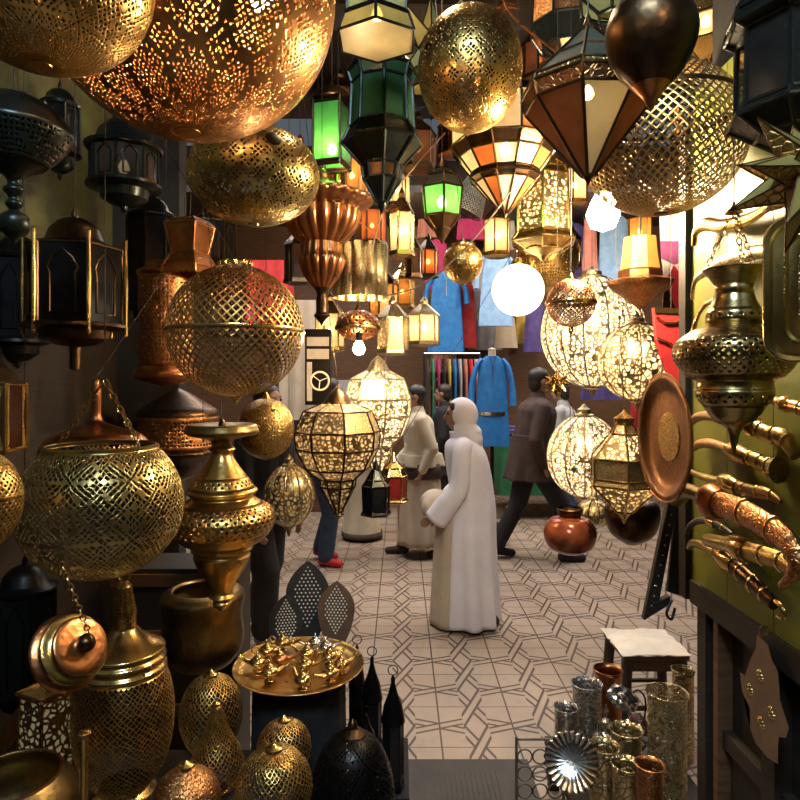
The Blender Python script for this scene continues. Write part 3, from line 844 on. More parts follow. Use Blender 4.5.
# further dark stock that fills the left shelf wall
for args in [
    (18, 300, 2.2, 26, 40, 'black lantern hanging nearest the left edge beside the one with brass rods', 'iron'),
    (215, 245, 2.55, 20, 22, 'black lantern in shade below the squat brass globe', 'bronze'),
    (25, 640, 1.95, 28, 50, 'tall black lantern in the shade below the big bowl', 'iron'),
    (60, 130, 2.3, 18, 22, 'little black lantern by the top of the green wall', 'irong')]:
    px, py, d, r, h, lb, m = args
    hex_lantern(px, py, d, r, h, lb, m, 'g_smoke', 6, .2, .9, fin=5, cdy=.05)
# ------------------------------------------------------------------ bench bottom left and what stands on it
ZB = .62
t = thing('display_bench', 'low dark wooden bench under the pierced lamps at bottom left', 'bench', (-.78, 1.45, 0))
bm = bmesh.new(); box(bm, (-.5, -.45, ZB - .04), (.5, .38, ZB)); box(bm, (.5, -.45, ZB - .04), (.68, .08, ZB)); mk('bench_top', bm, 'wood_d', t, smooth=False)
for x in (-.46, .46):
    for y in (-.4, .33):
        bm = bmesh.new(); box(bm, (x - .03, y - .03, 0), (x + .03, y + .03, ZB - .04)); mk('leg', bm, 'wood_d', t, smooth=False)
bm = bmesh.new(); box(bm, (-.48, .355, .1), (.48, .37, ZB - .04)); mk('apron', bm, 'wood_d', t, smooth=False)

def dB(ybot, z=ZB): return (H - z) * F / (ybot - HY)
def standing(px, ytop, ybot, hw, prof, label, mat, mode='scroll', cell=4, z=ZB, kind='table_lamp', catg='lamp', size=.6, blk=9, capm='brass', extra=None, group=None, d=None):
    """prof: (fraction of half width, fraction of height from the foot) bottom up"""
    d = d or dB(ybot, z); K = d / F; hh = (ybot - ytop) * K
    t = thing(kind, label, catg, (P(px, 0, d).x, d, z), group)
    pts = cat([(a * hw * K, b * hh, 0) for a, b in prof[::-1]], 5)
    bm = bmesh.new(); pierced(bm, [(max(p[0], 2e-4), p[1]) for p in pts], cell * K, mode, size, blk=blk)
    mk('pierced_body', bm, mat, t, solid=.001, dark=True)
    r0 = prof[0][0] * hw * K; r1 = prof[-1][0] * hw * K
    bm = bmesh.new(); rev(bm, [(.0004, 0), (r0 * 1.15, 0), (r0 * 1.15, prof[0][1] * hh + .002), (r0 * .95, prof[0][1] * hh + .004)], 24); mk('foot_ring', bm, capm, t)
    bm = bmesh.new(); zt = prof[-1][1] * hh
    rev(bm, [(r1 * 1.2, zt - .001), (r1 * 1.1, zt + 1.5 * K), (r1 * .5, zt + 3 * K), (r1 * .3, zt + 5 * K), (.0004, zt + 6 * K)], 20); mk('top_knob', bm, capm, t)
    return t, K, hh
EGG = [(.35, .02), (.72, .14), (.96, .36), (1, .52), (.9, .72), (.62, .9), (.2, .985)]
PEAR = [(.4, .02), (.85, .12), (1, .27), (.86, .45), (.55, .62), (.38, .76), (.26, .88), (.12, .97)]
BALL = [(.3, .02), (.7, .13), (.97, .38), (1, .52), (.93, .7), (.62, .9), (.2, .985)]
standing(211, 674, 754, 31, EGG, 'gold pierced egg lamp just left of the oil lamp tray', 'gold', 'web', 5.6, size=.86, blk=7)
standing(217, 702, 792, 27, PEAR, 'gold pierced pear shaped lamp with long neck at lower left', 'gold', 'web', 5.6, size=.86, blk=5)
standing(284, 720, 776, 27, BALL, 'small round pierced gold lamp below the oil lamp tray', 'gold', 'web', 5.6, size=.86, blk=7)
standing(274, 748, 828, 38, BALL, 'larger round pierced gold lamp at the bottom edge', 'gold', 'web', 6.2, size=.86, blk=7)
standing(186, 764, 836, 34, [(.4, .02), (.8, .2), (1, .5), (.8, .75), (.4, .9), (.2, .97)], 'small orange copper pierced lamp cropped by the bottom edge', 'coppereng', 'scroll', 4)

# the big pear lamp with pierced cone neck
d = dB(792); K = d / F
t = thing('table_lamp', 'tall dark brass pierced lamp with cone neck standing at lower left', 'lamp', (P(124, 0, d).x, d, ZB))
zz = lambda y: (792 - y) * K
bm = bmesh.new(); pts = cat([(r * K, zz(y), 0) for r, y in ((40, 670), (46, 692), (48, 715), (45, 745), (37, 768), (24, 785))], 6)
pierced(bm, [(p[0], p[1]) for p in pts], 5.6 * K, 'web', .85, blk=7); mk('pierced_body', bm, 'gold', t, solid=.001, dark=True)
bm = bmesh.new(); rev_s(bm, [(40, 122), (41, 126), (38, 130), (40, 135), (37, 139), (39, 143), (36, 146), (22, 155), (13, 164), (12, 168)], K, 48, 5); mk('collar', bm, 'brass', t)
bm = bmesh.new(); pierced(bm, [(a * K, b * K) for a, b in ((7, 207), (9, 195), (12, 180), (12, 168))], 3.2 * K, 'scroll', .9); mk('pierced_neck', bm, 'brass', t)
bm = bmesh.new(); rev(bm, [(.0004, 212 * K), (5 * K, 210 * K), (8 * K, 206 * K), (7 * K, 204 * K)], 16); torus(bm, 5 * K, 1 * K, 0, 20, 6, c=(0, 0, 216 * K), Rm=Matrix.Rotation(pi / 2, 3, 'X')); mk('top_ring', bm, 'brass', t)
bm = bmesh.new(); rev(bm, [(.0004, 0), (30 * K, 0), (30 * K, 2 * K), (24 * K, 7 * K)], 32); mk('foot', bm, 'brass', t)
for a in (-2.4, -.6, 1.2):
    bm = bmesh.new(); rev(bm, [(.0004, 3 * K), (2.4 * K, 2 * K), (2.6 * K, 0), (.0004, -3 * K)], 10, off=(43 * K * cos(a), 43 * K * sin(a), 134 * K)); mk('knob', bm, 'brass', t)
# tilted copper disc lamp
d = 1.36; K = d / F
t = thing('hanging_lamp', 'tilted copper lamp of stacked round discs left of the cone necked lamp', 'lamp', P(72, 650, d), rot=(0, math.radians(62), math.radians(-28)))
for nm, pr, m in (('wide_disc', [(.3, -22), (22, -20), (36, -12), (38, -7), (32, -3), (30, 0)], 'copper'), ('middle_disc', [(30, 0), (33, 3), (34, 6), (28, 8), (25, 10)], 'brass'),
                  ('small_disc', [(25, 10), (28, 13), (26, 17), (8, 18), (7, 22)], 'copper'), ('knob', [(7, 22), (9, 26), (6, 31), (.3, 34)], 'bronze')):
    bm = bmesh.new(); rev(bm, [(p[0], p[1]) for p in cat([(a * K, b * K, 0) for a, b in pr], 4)], 40); mk(nm, bm, m, t)
bm = bmesh.new(); chain_bm(bm, Vector((0, 0, 34 * K)), Vector((0, 0, 34 * K)) + t.rotation_euler.to_matrix().inverted() @ Vector((0, -.12, .2)), .02); mk('chain', bm, 'brass', t)
# pierced slab lantern, post, bowl
d = 1.62; K = d / F; zf = (H - ZB)
t = thing('table_lantern', 'gold pierced square lantern standing behind the copper disc lamp', 'lantern', (P(46, 0, d).x, d, ZB))
cage(t, [(26, 108), (22, 104), (26, 6)], 4, .35, 1.8 * K, 'brass', ['brasseng', 'filC'], K, name='fretted_side', close=('brasseng', 'brass'))
bm = bmesh.new(); rev(bm, [(.0004, 0), (24 * K, 0), (24 * K, 6 * K), (.0004, 6 * K)], 4, R=Matrix.Rotation(.35, 3, 'Z')); mk('foot', bm, 'brass', t, smooth=False)
d = 1.40; K = d / F
t = thing('metal_bowl', 'dark brass bowl on the bench in the bottom left corner', 'bowl', (P(10, 0, d).x, d, ZB + .003))
bm = bmesh.new(); rev_s(bm, [(.3, 0), (28, 0), (48, 14), (62, 42), (60, 66), (48, 84), (44, 86), (46, 82), (56, 66), (58, 42), (44, 16), (26, 4), (.3, 3)], K, 48, 4); mk('bowl_body', bm, 'dull', t)
bm = bmesh.new(); torus(bm, 46 * K, 1.6 * K, 85 * K); mk('rim', bm, 'copper', t)
t = thing('metal_strip', 'copper coloured flat bar leaning beside the dark bowl', 'bar', (P(2, 0, 1.7).x, 1.72, ZB))
bm = bmesh.new(); cbox(bm, (.03, 0, .14), (.05, .02, .30), Matrix.Rotation(.7, 3, 'Y') @ Matrix.Identity(3)); mk('bar', bm, 'copper', t, smooth=False)
d = 1.3; K = d / F
t = thing('candle_stand', 'slim gold candle stand with flower cup before the cone necked lamp', 'candle stand', (P(84, 0, d).x, d, ZB))
bm = bmesh.new(); rev_s(bm, [(.3, 0), (20, 0), (18, 5), (6, 10), (4, 20), (7, 26), (3, 34), (3, 60), (4, 110), (4, 160), (7, 168), (.3, 170)], K, 24, 4); mk('stem', bm, 'brass', t)
bm = bmesh.new(); rev(bm, [(6 * K, 20 * K), (14 * K, 26 * K), (16 * K, 36 * K), (14 * K, 36 * K), (5 * K, 25 * K)], 48, fn=8, amp=.3); mk('flower_cup', bm, 'brass', t)
d = dB(835, ZB); K = d / F
t = thing('copper_pot', 'shiny copper pot with ring handle at the bottom edge', 'pot', (P(322, 0, 1.32).x, 1.32, ZB + .002)); K = 1.32 / F
bm = bmesh.new(); rev_s(bm, [(.3, 0), (14, 0), (24, 12), (26, 26), (20, 42), (11, 52), (11, 56), (.3, 58)], K, 32, 4); mk('pot_body', bm, 'copper', t)
bm = bmesh.new(); torus(bm, 12.5 * K, 1.3 * K, 0, 32, 8, Rm=Matrix.Rotation(pi / 2, 3, 'X'), c=(0, 0, 70 * K)); mk('ring_handle', bm, 'copper', t)

# ------------------------------------------------------------------ oil lamp tray on its drum
TZ = .78; TX, TY = P(299, 0, 2.0).x, 2.0
t = thing('drum_stand', 'black cloth covered round stand carrying the oil lamp tray', 'stand', (TX, TY, 0))
bm = bmesh.new(); pts = []
rev(bm, [(.155, 0), (.15, .3), (.15, .5), (.145, TZ - .006), (.0004, TZ - .004)], 96, fn=14, amp=.04); mk('cloth_cover', bm, 'black', t)
t = thing('round_tray', 'round brass tray crowded with small oil lamps', 'tray', (TX, TY, TZ))
bm = bmesh.new(); rev_s(bm, [(.0004, 0), (.12, 0), (.17, .001), (.19, .006), (.206, .014), (.208, .017), (.204, .018), (.188, .010), (.168, .005), (.12, .004), (.0004, .004)], 1, 64, 3); mk('tray_dish', bm, 'gold', t)

def oil_lamp(s, mat, mat2):
    t = thing('oil_lamp', '', 'oil lamp')
    bm = bmesh.new(); rev_s(bm, [(.3, 0), (7, 0), (6, 1.5), (3, 3), (3.4, 5), (9, 8), (12, 12), (10, 16), (5, 18.5), (4.4, 18.5)], s, 20, 3)
    mk('body', bm, mat, t)
    bm = bmesh.new(); tube(bm, cat([(8 * s, 0, 11 * s), (15 * s, 0, 11.5 * s), (22 * s, 0, 14 * s), (29 * s, 0, 18 * s)], 3), [6 * s, 5 * s, 3 * s, 2.6 * s], 10, flat=.7); mk('spout', bm, mat, t)
    bm = bmesh.new(); tube(bm, cat([(-10 * s, 0, 14 * s), (-16 * s, 0, 20 * s), (-22 * s, 0, 17 * s), (-20 * s, 0, 10 * s), (-11 * s, 0, 9 * s)], 3), 1.1 * s, 6); mk('handle', bm, mat, t)
    bm = bmesh.new(); rev_s(bm, [(6, 18), (6, 19.5), (3, 22), (1.2, 24), (2.4, 26), (1, 28), (.3, 30)], s, 16, 3); mk('lid', bm, mat2, t)
    return t
def dup(root, loc, rz, label, group):
    r = root.copy(); C.objects.link(r); r.location = loc; r.rotation_euler = (0, 0, rz); r['label'] = label
    if group: r['group'] = group
    for ch in list(root.children):
        c = ch.copy(); C.objects.link(c); c.parent = r
    return r
pro = {'b': oil_lamp(.0022, 'brass', 'brass'), 's': oil_lamp(.002, 'silverp', 'silverp'), 'c': oil_lamp(.0022, 'copper', 'brass')}
used = set()
spots = [(-.125, -.03, 2.9, 'b', 'brass oil lamp at the left rim of the tray'),
         (-.115, .055, .3, 'b', 'brass oil lamp with round lid at back left of the tray'),
         (-.075, .12, -.2, 'b', 'brass oil lamp at the back rim below the leather fans'),
         (-.06, -.005, .35, 'c', 'reddish copper oil lamp with long spout left of tray centre'),
         (-.075, -.092, .5, 'b', 'brass oil lamp at the front left of the tray'),
         (.035, -.148, 2.2, 'b', 'brass oil lamp at the very front rim of the tray'),
         (.025, -.045, .3, 'b', 'brass oil lamp in the middle of the front row'),
         (.02, .035, 2.6, 'b', 'brass oil lamp at the centre of the tray'),
         (.075, .09, .4, 's', 'silver oil lamp at the back right of the tray'),
         (.035, .122, -2.8, 's', 'silver oil lamp at the back middle of the tray'),
         (.095, .015, .6, 'b', 'brass oil lamp right of the tray centre'),
         (.14, -.04, .8, 'b', 'brass oil lamp at the right rim of the tray'),
         (.112, -.098, 3.9, 'b', 'brass oil lamp at the front right of the tray')]
for x, y, rz, k, lb in spots:
    rr = math.hypot(x, y); z = TZ + .0078
    if k not in used:
        o = pro[k]; used.add(k); o.location = (TX + x, TY + y, z); o.rotation_euler = (0, 0, rz); o['label'] = lb; o['group'] = 'oil lamps on the brass tray'
    else: dup(pro[k], (TX + x, TY + y, z), rz, lb, 'oil lamps on the brass tray')

# black leather pointed fans behind the tray, studded
def leaf_fan(px, py, d, w, h, tilt, label, m):
    K = d / F; t = thing('studded_fan', label, 'fan', P(px, py + h, d), 'studded leather fans', (math.radians(-8), 0, tilt))
    N = 14; o = []
    for i in range(N + 1):
        v = i / N; o.append((w * (sin(pi * min(v * .62 + .12, 1)) ** .9 if v < .6 else sin(pi * .492) * cos((v - .6) / .4 * pi / 2) ** .8), v * 2 * h))
    bm = bmesh.new()
    for s_ in (-1, 1):
        pass
    L = [Vector((-a * K, 0, b * K)) for a, b in o]; R_ = [Vector((a * K, 0, b * K)) for a, b in o]
    for dz in (0, .006):
        A = [bm.verts.new(v + Vector((0, dz, 0))) for v in L]; Bq = [bm.verts.new(v + Vector((0, dz, 0))) for v in R_]
        for i in range(N): bm.faces.new((A[i], Bq[i], Bq[i + 1], A[i + 1]) if dz == 0 else (A[i + 1], Bq[i + 1], Bq[i], A[i]))
        if dz == 0: A0, B0 = A, Bq
        else:
            for i in range(N):
                bm.faces.new((A0[i], A0[i + 1], A[i + 1], A[i])); bm.faces.new((B0[i + 1], B0[i], Bq[i], Bq[i + 1]))
    mk('leather_panel', bm, m, t, smooth=False, merge=1e-4)
    bm = bmesh.new()
    for i in range(9):
        for j in range(9):
            a, b = (i - 4) * .13, (j - 4) * .13
            X = (a - b) * .72; Z = (a + b) * .72
            if (X / .62) ** 2 + (Z / .75) ** 2 < 1:
                rev(bm, [(.0003, .003), (.003, .0015), (.0036, -.001)], 6, R=Matrix.Rotation(pi / 2, 3, 'X'), off=(X * w * K, -.001, (1.12 * h + Z * h * .95) * K))
    mk('studs', bm, 'paper', t, merge=0)
leaf_fan(307, 603, 2.38, 22, 40, .05, 'tallest black pointed leather fan with pale studs behind the tray', 'leather_b')
leaf_fan(286, 628, 2.32, 17, 31, .2, 'leftmost black pointed fan with pale studs', 'leather_b')
leaf_fan(335, 615, 2.35, 19, 32, -.1, 'brown black pointed fan with pale studs on the right', 'leather_t')
t = thing('fan_stand', 'small dark box holding up the studded fans behind the tray', 'box', (P(308, 0, 2.35).x, 2.35, 0))
bm = bmesh.new(); box(bm, (-.13, -.09, 0), (.13, .09, .60)); mk('box_body', bm, 'wood_d', t, smooth=False)

# black lanterns beside the tray
def small_lantern(px, ytop, zfoot, d, r, h, label, m='iron', g='g_smoke', n=6, group=None, roofh=.9, ring=True, kind='table_lantern', catg='lantern'):
    """r and total h in metres"""
    t = thing(kind, label, catg, (P(px, 0, d).x, d, zfoot), group)
    cage(t, [(r * .9, h * .1), (r * .9, h * .55)], n, .2, .002, m, g, 1)
    bm = bmesh.new(); rev(bm, [(.0004, 0), (r, 0), (r, h * .05), (r * .9, h * .1), (.0004, h * .1)], n, R=Matrix.Rotation(.2, 3, 'Z')); mk('foot', bm, m, t, smooth=False)
    bm = bmesh.new(); rev(bm, [(.0004, h * .55), (r * 1.05, h * .55), (r * .8, h * .68), (r * .4, h * .78), (r * .18, h * .86), (r * .2, h * .9), (.0004, h * .93)], 20); mk('roof', bm, m, t)
    if ring:
        bm = bmesh.new(); torus(bm, h * .04, .0018, 0, 18, 6, Rm=Matrix.Rotation(pi / 2, 3, 'X'), c=(0, 0, h * .965)); mk('hanging_ring', bm, m, t)
    return t
t = thing('low_stand', 'low dark stand for black lanterns at the walkway edge', 'stand', (P(372, 0, 2.2).x, 2.25, 0))
bm = bmesh.new(); box(bm, (-.088, -.155, 0), (.13, .2, .30)); mk('box_body', bm, 'black', t, smooth=False)
small_lantern(393, 0, .30, 2.15, .04, .42, 'tall black lantern standing nearest the paved walkway')
small_lantern(372, 0, .30, 2.3, .038, .42, 'black lantern between the tray and the walkway lantern')
small_lantern(357, 0, .30, 2.38, .032, .43, 'thin black lantern with ring top behind the tray edge', 'bronze')
small_lantern(366, 0, .30, 2.15, .036, .28, 'short black lantern in front of the tall walkway lanterns', 'iron')
# big black cut out lanterns below the tray
t = thing('floor_lantern', 'large black openwork lantern below the tray at the bottom', 'lantern', (P(352, 0, 1.72).x, 1.74, 0)); 
bm = bmesh.new(); pierced(bm, [(p[0], p[1]) for p in cat([(.03, .72, 0), (.08, .68, 0), (.115, .58, 0), (.12, .42, 0), (.12, .02, 0)], 5)], .02, 'arab', .8, blk=7); mk('openwork_body', bm, 'iron', t)
bm = bmesh.new(); rev(bm, [(.0004, .76), (.012, .75), (.015, .735), (.035, .72), (.032, .71)], 20); mk('knob', bm, 'bronze', t)
bm = bmesh.new(); rev(bm, [(.0004, 0), (.13, 0), (.13, .02), (.12, .025)], 32); mk('foot', bm, 'iron', t)

# ------------------------------------------------------------------ upper centre
def at_cage(px, py, d, rings, n, rot, bar, fm, gms, label, catg='lantern', kind='hanging_lantern', close=(False, False), cord_=True, light=0, cap=None, cdx=0, cdy=0, foot=None, group=None, top=None, loff=0):
    K = d / F; t = thing(kind, label, catg, P(px, py, d), group)
    cage(t, rings, n, rot, bar * K, fm, gms, K, close=close)
    zt = rings[0][1]
    if cap:
        bm = bmesh.new(); rev(bm, [(a * K, b * K) for a, b in cap], 20); mk('cap', bm, fm if not isinstance(fm, list) else fm[0], t); zt = cap[-1][1]
    if foot:
        bm = bmesh.new(); rev(bm, [(a * K, b * K) for a, b in foot], 20); mk('finial', bm, fm, t)
    if cord_: cord(t, (zt - .3) * K, cdx, cdy, top=top)
    if light: bulb_part(t, (0, 0, loff * K), min(.02, 6 * K), light, neck=False)
    return t
at_cage(377, 25, 1.55, [(36, 42), (34, 30), (33, 6), (36, 2), (42, -16)], 6, 0.53, 1.6, 'iron', ['g_sage', 'g_sage', 'pewter', 'g_olive'], 'six sided lantern with olive frosted glass bottom at top centre', close=(False, ('g_frost', 'bottom_glass')), light=.35, loff=10)
at_cage(382, 118, 1.95, [(14, 66), (34, 46), (30, 34), (32, -10), (40, -26), (20, -48), (18, -62), (5, -84)], 8, .1, 1.8, 'irong', ['irong', 'g_dgreen', 'g_dgreen', 'irong', 'irong', 'bronze', 'irong'], 'large black green lantern under the olive glass one', foot=[(5, -84), (4, -90), (.3, -96)], cdy=.2)
# green star lantern
def star(px, py, d, R0, R1, n, m1, m2, label, tilt=0.0, frame='irong', rx=0.0, cdz=None, spikes='v'):
    K = d / F; t = thing('hanging_star_lantern', label, 'lantern', P(px, py, d), None)
    fb = bmesh.new(); gb = bmesh.new()
    dirs = [Vector((cos(a) * cos(e), sin(a) * cos(e), sin(e))) for e, aa in ((-pi / 2, [0]), (-.62, [k * 2 * pi / 5 for k in range(5)]), (.0, [(k + .5) * 2 * pi / 5 for k in range(5)]), (.62, [k * 2 * pi / 5 for k in range(5)]), (pi / 2, [0])) for a in aa]
    Rt = Euler((rx, tilt, .3)).to_matrix()
    for dvec in dirs:
        w = Rt @ dvec; q = Vector((0, 0, 1)) if abs(w.z) < .9 else Vector((1, 0, 0)); N = (q - w * w.dot(q)).normalized(); Bv = w.cross(N)
        base = [w * R0 * .72 * K + (N * cos(k * pi / 2) + Bv * sin(k * pi / 2)) * R0 * .62 * K for k in range(4)]; tip = w * R1 * K
        for k in range(4):
            f = gb.faces.new([gb.verts.new(v) for v in (base[k], base[(k + 1) % 4], tip)]); f.material_index = k % 2
            tube(fb, [base[k], tip], .9 * K, 5); tube(fb, [base[k], base[(k + 1) % 4]], .9 * K, 5)
    mk('glass_points', gb, [m1, m2], t, smooth=False, merge=0); mk('frame', fb, frame, t, merge=0)
    bm = bmesh.new(); rev(bm, globe(R0 * .72 * K, R0 * .72 * K, R0 * .72 * K, 0.01, pi - .01, 10), 12); mk('core', bm, frame, t)
    cord(t, R1 * K * .6)
    return t
star(431, 58, 2.62, 22, 62, 5, 'g_olive', 'g_sage', 'green glass star lantern with long points left of the egg lamp', frame='irong')
# copper fluted bowl lamp
urn(322, 228, 2.28, [
    ('cone_roof', 'solid', 4, [(.3, -60), (8, -54), (16, -44), (30, -38), (36, -34)], 'brass'),
    ('rim_ring', (26, .05), 4, [(36, -34), (49, -30), (49, -25), (40, -20), (37, -16)], 'copper'),
    ('fluted_bowl', (18, .12), 4, [(37, -16), (35, -4), (28, 8), (19, 16)], 'copper'),
    ('lower_bulb', (14, .12), 4, [(19, 16), (20, 26), (22, 34), (17, 48), (8, 60)], 'copper'),
    ('drop', 'solid', 4, [(8, 60), (5, 66), (6, 72), (6, 84), (8, 88), (3, 94), (.3, 98)], 'bronze')],
    'fluted copper cup lamp with wide ribbed rim left of centre', 'copper', cdx=0, cdy=.35)
# slim post below it, framed panel
t = thing('hanging_dial_sign', 'narrow cream and black panel with round dial hanging left of the glowing lantern', 'sign', P(318, 367, 3.0)); K = 3.0 / F
bm = bmesh.new(); box(bm, (-13 * K, 0, -38 * K), (13 * K, .02, 38 * K)); mk('panel_board', bm, 'iron', t, smooth=False)
bm = bmesh.new(); 
for z0, z1 in ((8, 18), (21, 30)): box(bm, (-11 * K, -.004, z0 * K), (11 * K, 0, z1 * K))
box(bm, (-11 * K, -.004, -34 * K), (-6 * K, 0, 5 * K)); mk('cream_tiles', bm, 'greyc', t, smooth=False)
bm = bmesh.new(); torus(bm, 9 * K, 1 * K, 0, 32, 6, Rm=Matrix.Rotation(pi / 2, 3, 'X'), c=(2 * K, -.006, -14 * K))
for a in (.4, 2.5, 4.6): tube(bm, [(2 * K, -.006, -14 * K), ((2 + 8 * cos(a)) * K, -.006, (-14 + 8 * sin(a)) * K)], .5 * K, 5)
mk('dial', bm, 'paper', t); cord(t, 38 * K)
at_cage(332, 150, 2.45, [(20, 48), (20, 44), (20, -14), (20, -18)], 4, .5, 1.4, 'bronze', ['bronze', ('g_green', 'g_dgreen'), 'bronze'], 'square lantern with green glass sides behind the copper cup lamp', cap=[(22, 48), (14, 58), (.3, 66)], light=2)
# brass bell and triangle
urn(338, 182, 2.62, [('neck', 'solid', 4, [(.3, -18), (6, -16), (7, -6), (9, 4), (18, 16), (24, 18)], 'brass'), ('skirt', 'scroll', 3, [(24, 18), (26, 22), (25, 26)], 'brass')], 'bell shaped golden brass lamp top above the copper cup rim', 'brass')
K = 2.58 / F
t = thing('hanging_cylinder_lamp', 'cylinder lamp of beaten brass with wavy wall at centre left', 'lamp', P(360, 272, 2.58))
bm = bmesh.new(); rev(bm, [(26 * K, 26 * K), (26 * K, -26 * K)], 96, fn=12, amp=.12); mk('cylinder', bm, 'paleb', t, solid=.0015)
bm = bmesh.new(); torus(bm, 26 * K, .8 * K, 26 * K, 48, 6); mk('edge_ring', bm, 'bronze', t)
bm = bmesh.new(); tube(bm, [(-26 * K, 0, 26 * K), (0, 0, 50 * K)], .5 * K, 5); tube(bm, [(26 * K, 0, 26 * K), (0, 0, 50 * K)], .5 * K, 5); mk('wire_bail', bm, 'string', t); cord(t, 50 * K)
bulb_part(t, (0, 0, -4 * K), .02, 4, neck=False)
# copper balls with bare bulb
t, K = ball_lamp(358, 326, 2.75, 22, 16, 15, 'copper ball lamp with slotted sides above the bare glowing bulb', 'copper', 'dots', 3.6, .6, band=-2, bandm='brass', cdx=-.0)
t = thing('hanging_bulb', 'bare glowing bulb above the lit panelled lantern', 'bulb', P(359, 349, 2.6)); bulb_part(t, (0, 0, 0), .026, 18)
cord(t, .072)
# cream house lanterns
def house(px, py, d, w, h, label, fm, gm, group=None, light=0, arch=True):
    K = d / F; t = thing('hanging_lantern', label, 'lantern', P(px, py, d), group)
    cage(t, [(w, h * .45), (w, -h * .5)], 6, .2, .9 * K, fm, gm, K)
    bm = bmesh.new(); rev(bm, [(w * 1.12 * K, h * .45 * K), (w * .95 * K, h * .55 * K), (w * .3 * K, h * .85 * K), (w * .3 * K, h * .95 * K), (.0004, h * 1.15 * K)], 6, R=Matrix.Rotation(.2, 3, 'Z')); mk('roof', bm, fm, t, smooth=False)
    bm = bmesh.new(); rev(bm, [(.0004, -h * .5 * K - .001), (w * 1.1 * K, -h * .5 * K), (w * 1.12 * K, -h * .6 * K), (w * .6 * K, -h * .66 * K), (.0004, -h * .68 * K)], 6, R=Matrix.Rotation(.2, 3, 'Z')); mk('foot', bm, fm, t, smooth=False)
    if light: bulb_part(t, (0, 0, 0), .012, light, neck=False)
    cord(t, h * 1.14 * K, 0, .1, top=2.9 if d > 4.2 else None)
    return t
house(393, 333, 3.1, 15, 34, 'cream lantern with pointed arch windows left of the blue tunic', 'paleb', 'filC', light=1.2)
house(424, 328, 3.3, 15, 28, 'cream six sided lantern touching the sleeve of the blue tunic', 'paleb', 'g_cream', light=1.5)
house(402, 232, 2.9, 12, 40, 'brass lantern with cream panes above the cream house lanterns', 'brass', 'g_cream', light=1)
house(414, 262, 3.0, 8, 26, 'narrow dark lantern hanging on the string below the green glass lantern', 'bronze', 'g_brown')
house(384, 300, 3.4, 14, 34, 'bronze lantern behind the wavy brass shade', 'bronze', 'g_amber', light=1)
house(345, 222, 3.3, 16, 40, 'bronze lantern deep behind the copper cup lamp', 'bronze', 'g_brown', light=.8)
house(476, 84, 3.0, 16, 30, 'shadowed lantern behind the egg lamp', 'bronze', 'g_orange', light=.8)
house(418, 150, 2.7, 18, 34, 'reddish brown lantern left of the stained glass cone', 'bronze', 'g_brown', light=.5)
# green glass lantern, small globe
at_cage(442, 203, 2.4, [(8, 34), (17, 26), (22, 14), (19, -14), (9, -26)], 6, .55, 1.2, 'bronze', ['g_smoke', 'g_smoke', ('g_green', 'g_green'), 'bronze'], 'small lantern with bright green glass panes left of the stained cone', light=2.2, cap=[(9, 34), (6, 38), (3, 42), (.3, 50)], foot=[(9, -26), (5, -34), (2, -38), (.3, -42)])
ball_lamp(463, 262, 2.2, 20, 19, 22, 'small gold pierced globe crossed by the string', 'gold', 'scroll', 2.4, .6, band=16, bandm='brass', catg='lamp')
# stained glass cone lantern
at_cage(505, 150, 2.13, [(50, 46), (54, 38), (54, 2), (46, -8), (34, -24), (35, -29), (30, -33), (3, -64)], 12, .12, 1.3, 'bronze', ['bronze', ('g_cream', 'g_orange', 'g_cream', 'g_amber'), 'bronze', ('g_cream', 'g_orange', 'g_cream'), 'bronze', 'bronze', ('g_cream', 'g_orange', 'g_cream')],
        'stained glass lantern of cream and orange panes tapering to a point', light=2, cap=[(50, 46), (30, 56), (8, 64), (.3, 72)], foot=[(3, -62), (3, -65), (.3, -70)])
# brass hexagonal lantern and its companions
at_cage(543, 212, 2.38, [(10, 62), (14, 50), (24, 42), (27, 34), (28, -22), (34, -30), (20, -38)], 6, .3, 1.4, 'brass', ['brass', 'brass', 'brass', 'filC', 'brass', 'brass'], 'tall brass lantern with engraved panes beside the bright bulb', light=2, cap=[(10, 62), (6, 66), (.3, 74)], foot=[(20, -38), (6, -44), (.3, -50)])
urn(548, 262, 2.95, [('rim', 'solid', 4, [(.3, -24), (24, -22), (30, -16), (31, -12)], 'gold'), ('bowl', 'scroll', 3.2, [(31, -12), (30, 0), (24, 16), (12, 26)], 'gold'), ('tip', 'solid', 4, [(12, 26), (6, 30), (.3, 36)], 'gold')], 'gold pierced bowl lamp under the tall brass lantern', 'gold', cdx=.05, cdy=.4)
house(497, 236, 2.6, 13, 34, 'small square brass lantern between stained cone and lit globe', 'brass', 'g_cream', light=.8)
# lit globe
K = 2.5 / F; t = thing('hanging_globe', 'round white globe lamp glowing brightly in front of the clothes', 'lamp', P(518, 290, 2.5))
bm = bmesh.new(); rev(bm, globe(26 * K, 26 * K, 26 * K, .2, pi - .01, 24), 36); mk('globe', bm, 'ball', t)
bm = bmesh.new(); rev(bm, [(6.5 * K, 24 * K), (7 * K, 27 * K), (5 * K, 31 * K), (.0004, 33 * K)], 20); mk('cap', bm, 'brass', t); cord(t, 32 * K, -.03, .05)
# bare bright bulb
t = thing('hanging_bulb', 'dazzling bare bulb below the lattice bowl on the right', 'bulb', P(603, 215, 1.93)); bulb_part(t, (0, 0, 0), .052, 82, (1, .74, .45))
cord(t, .1455)
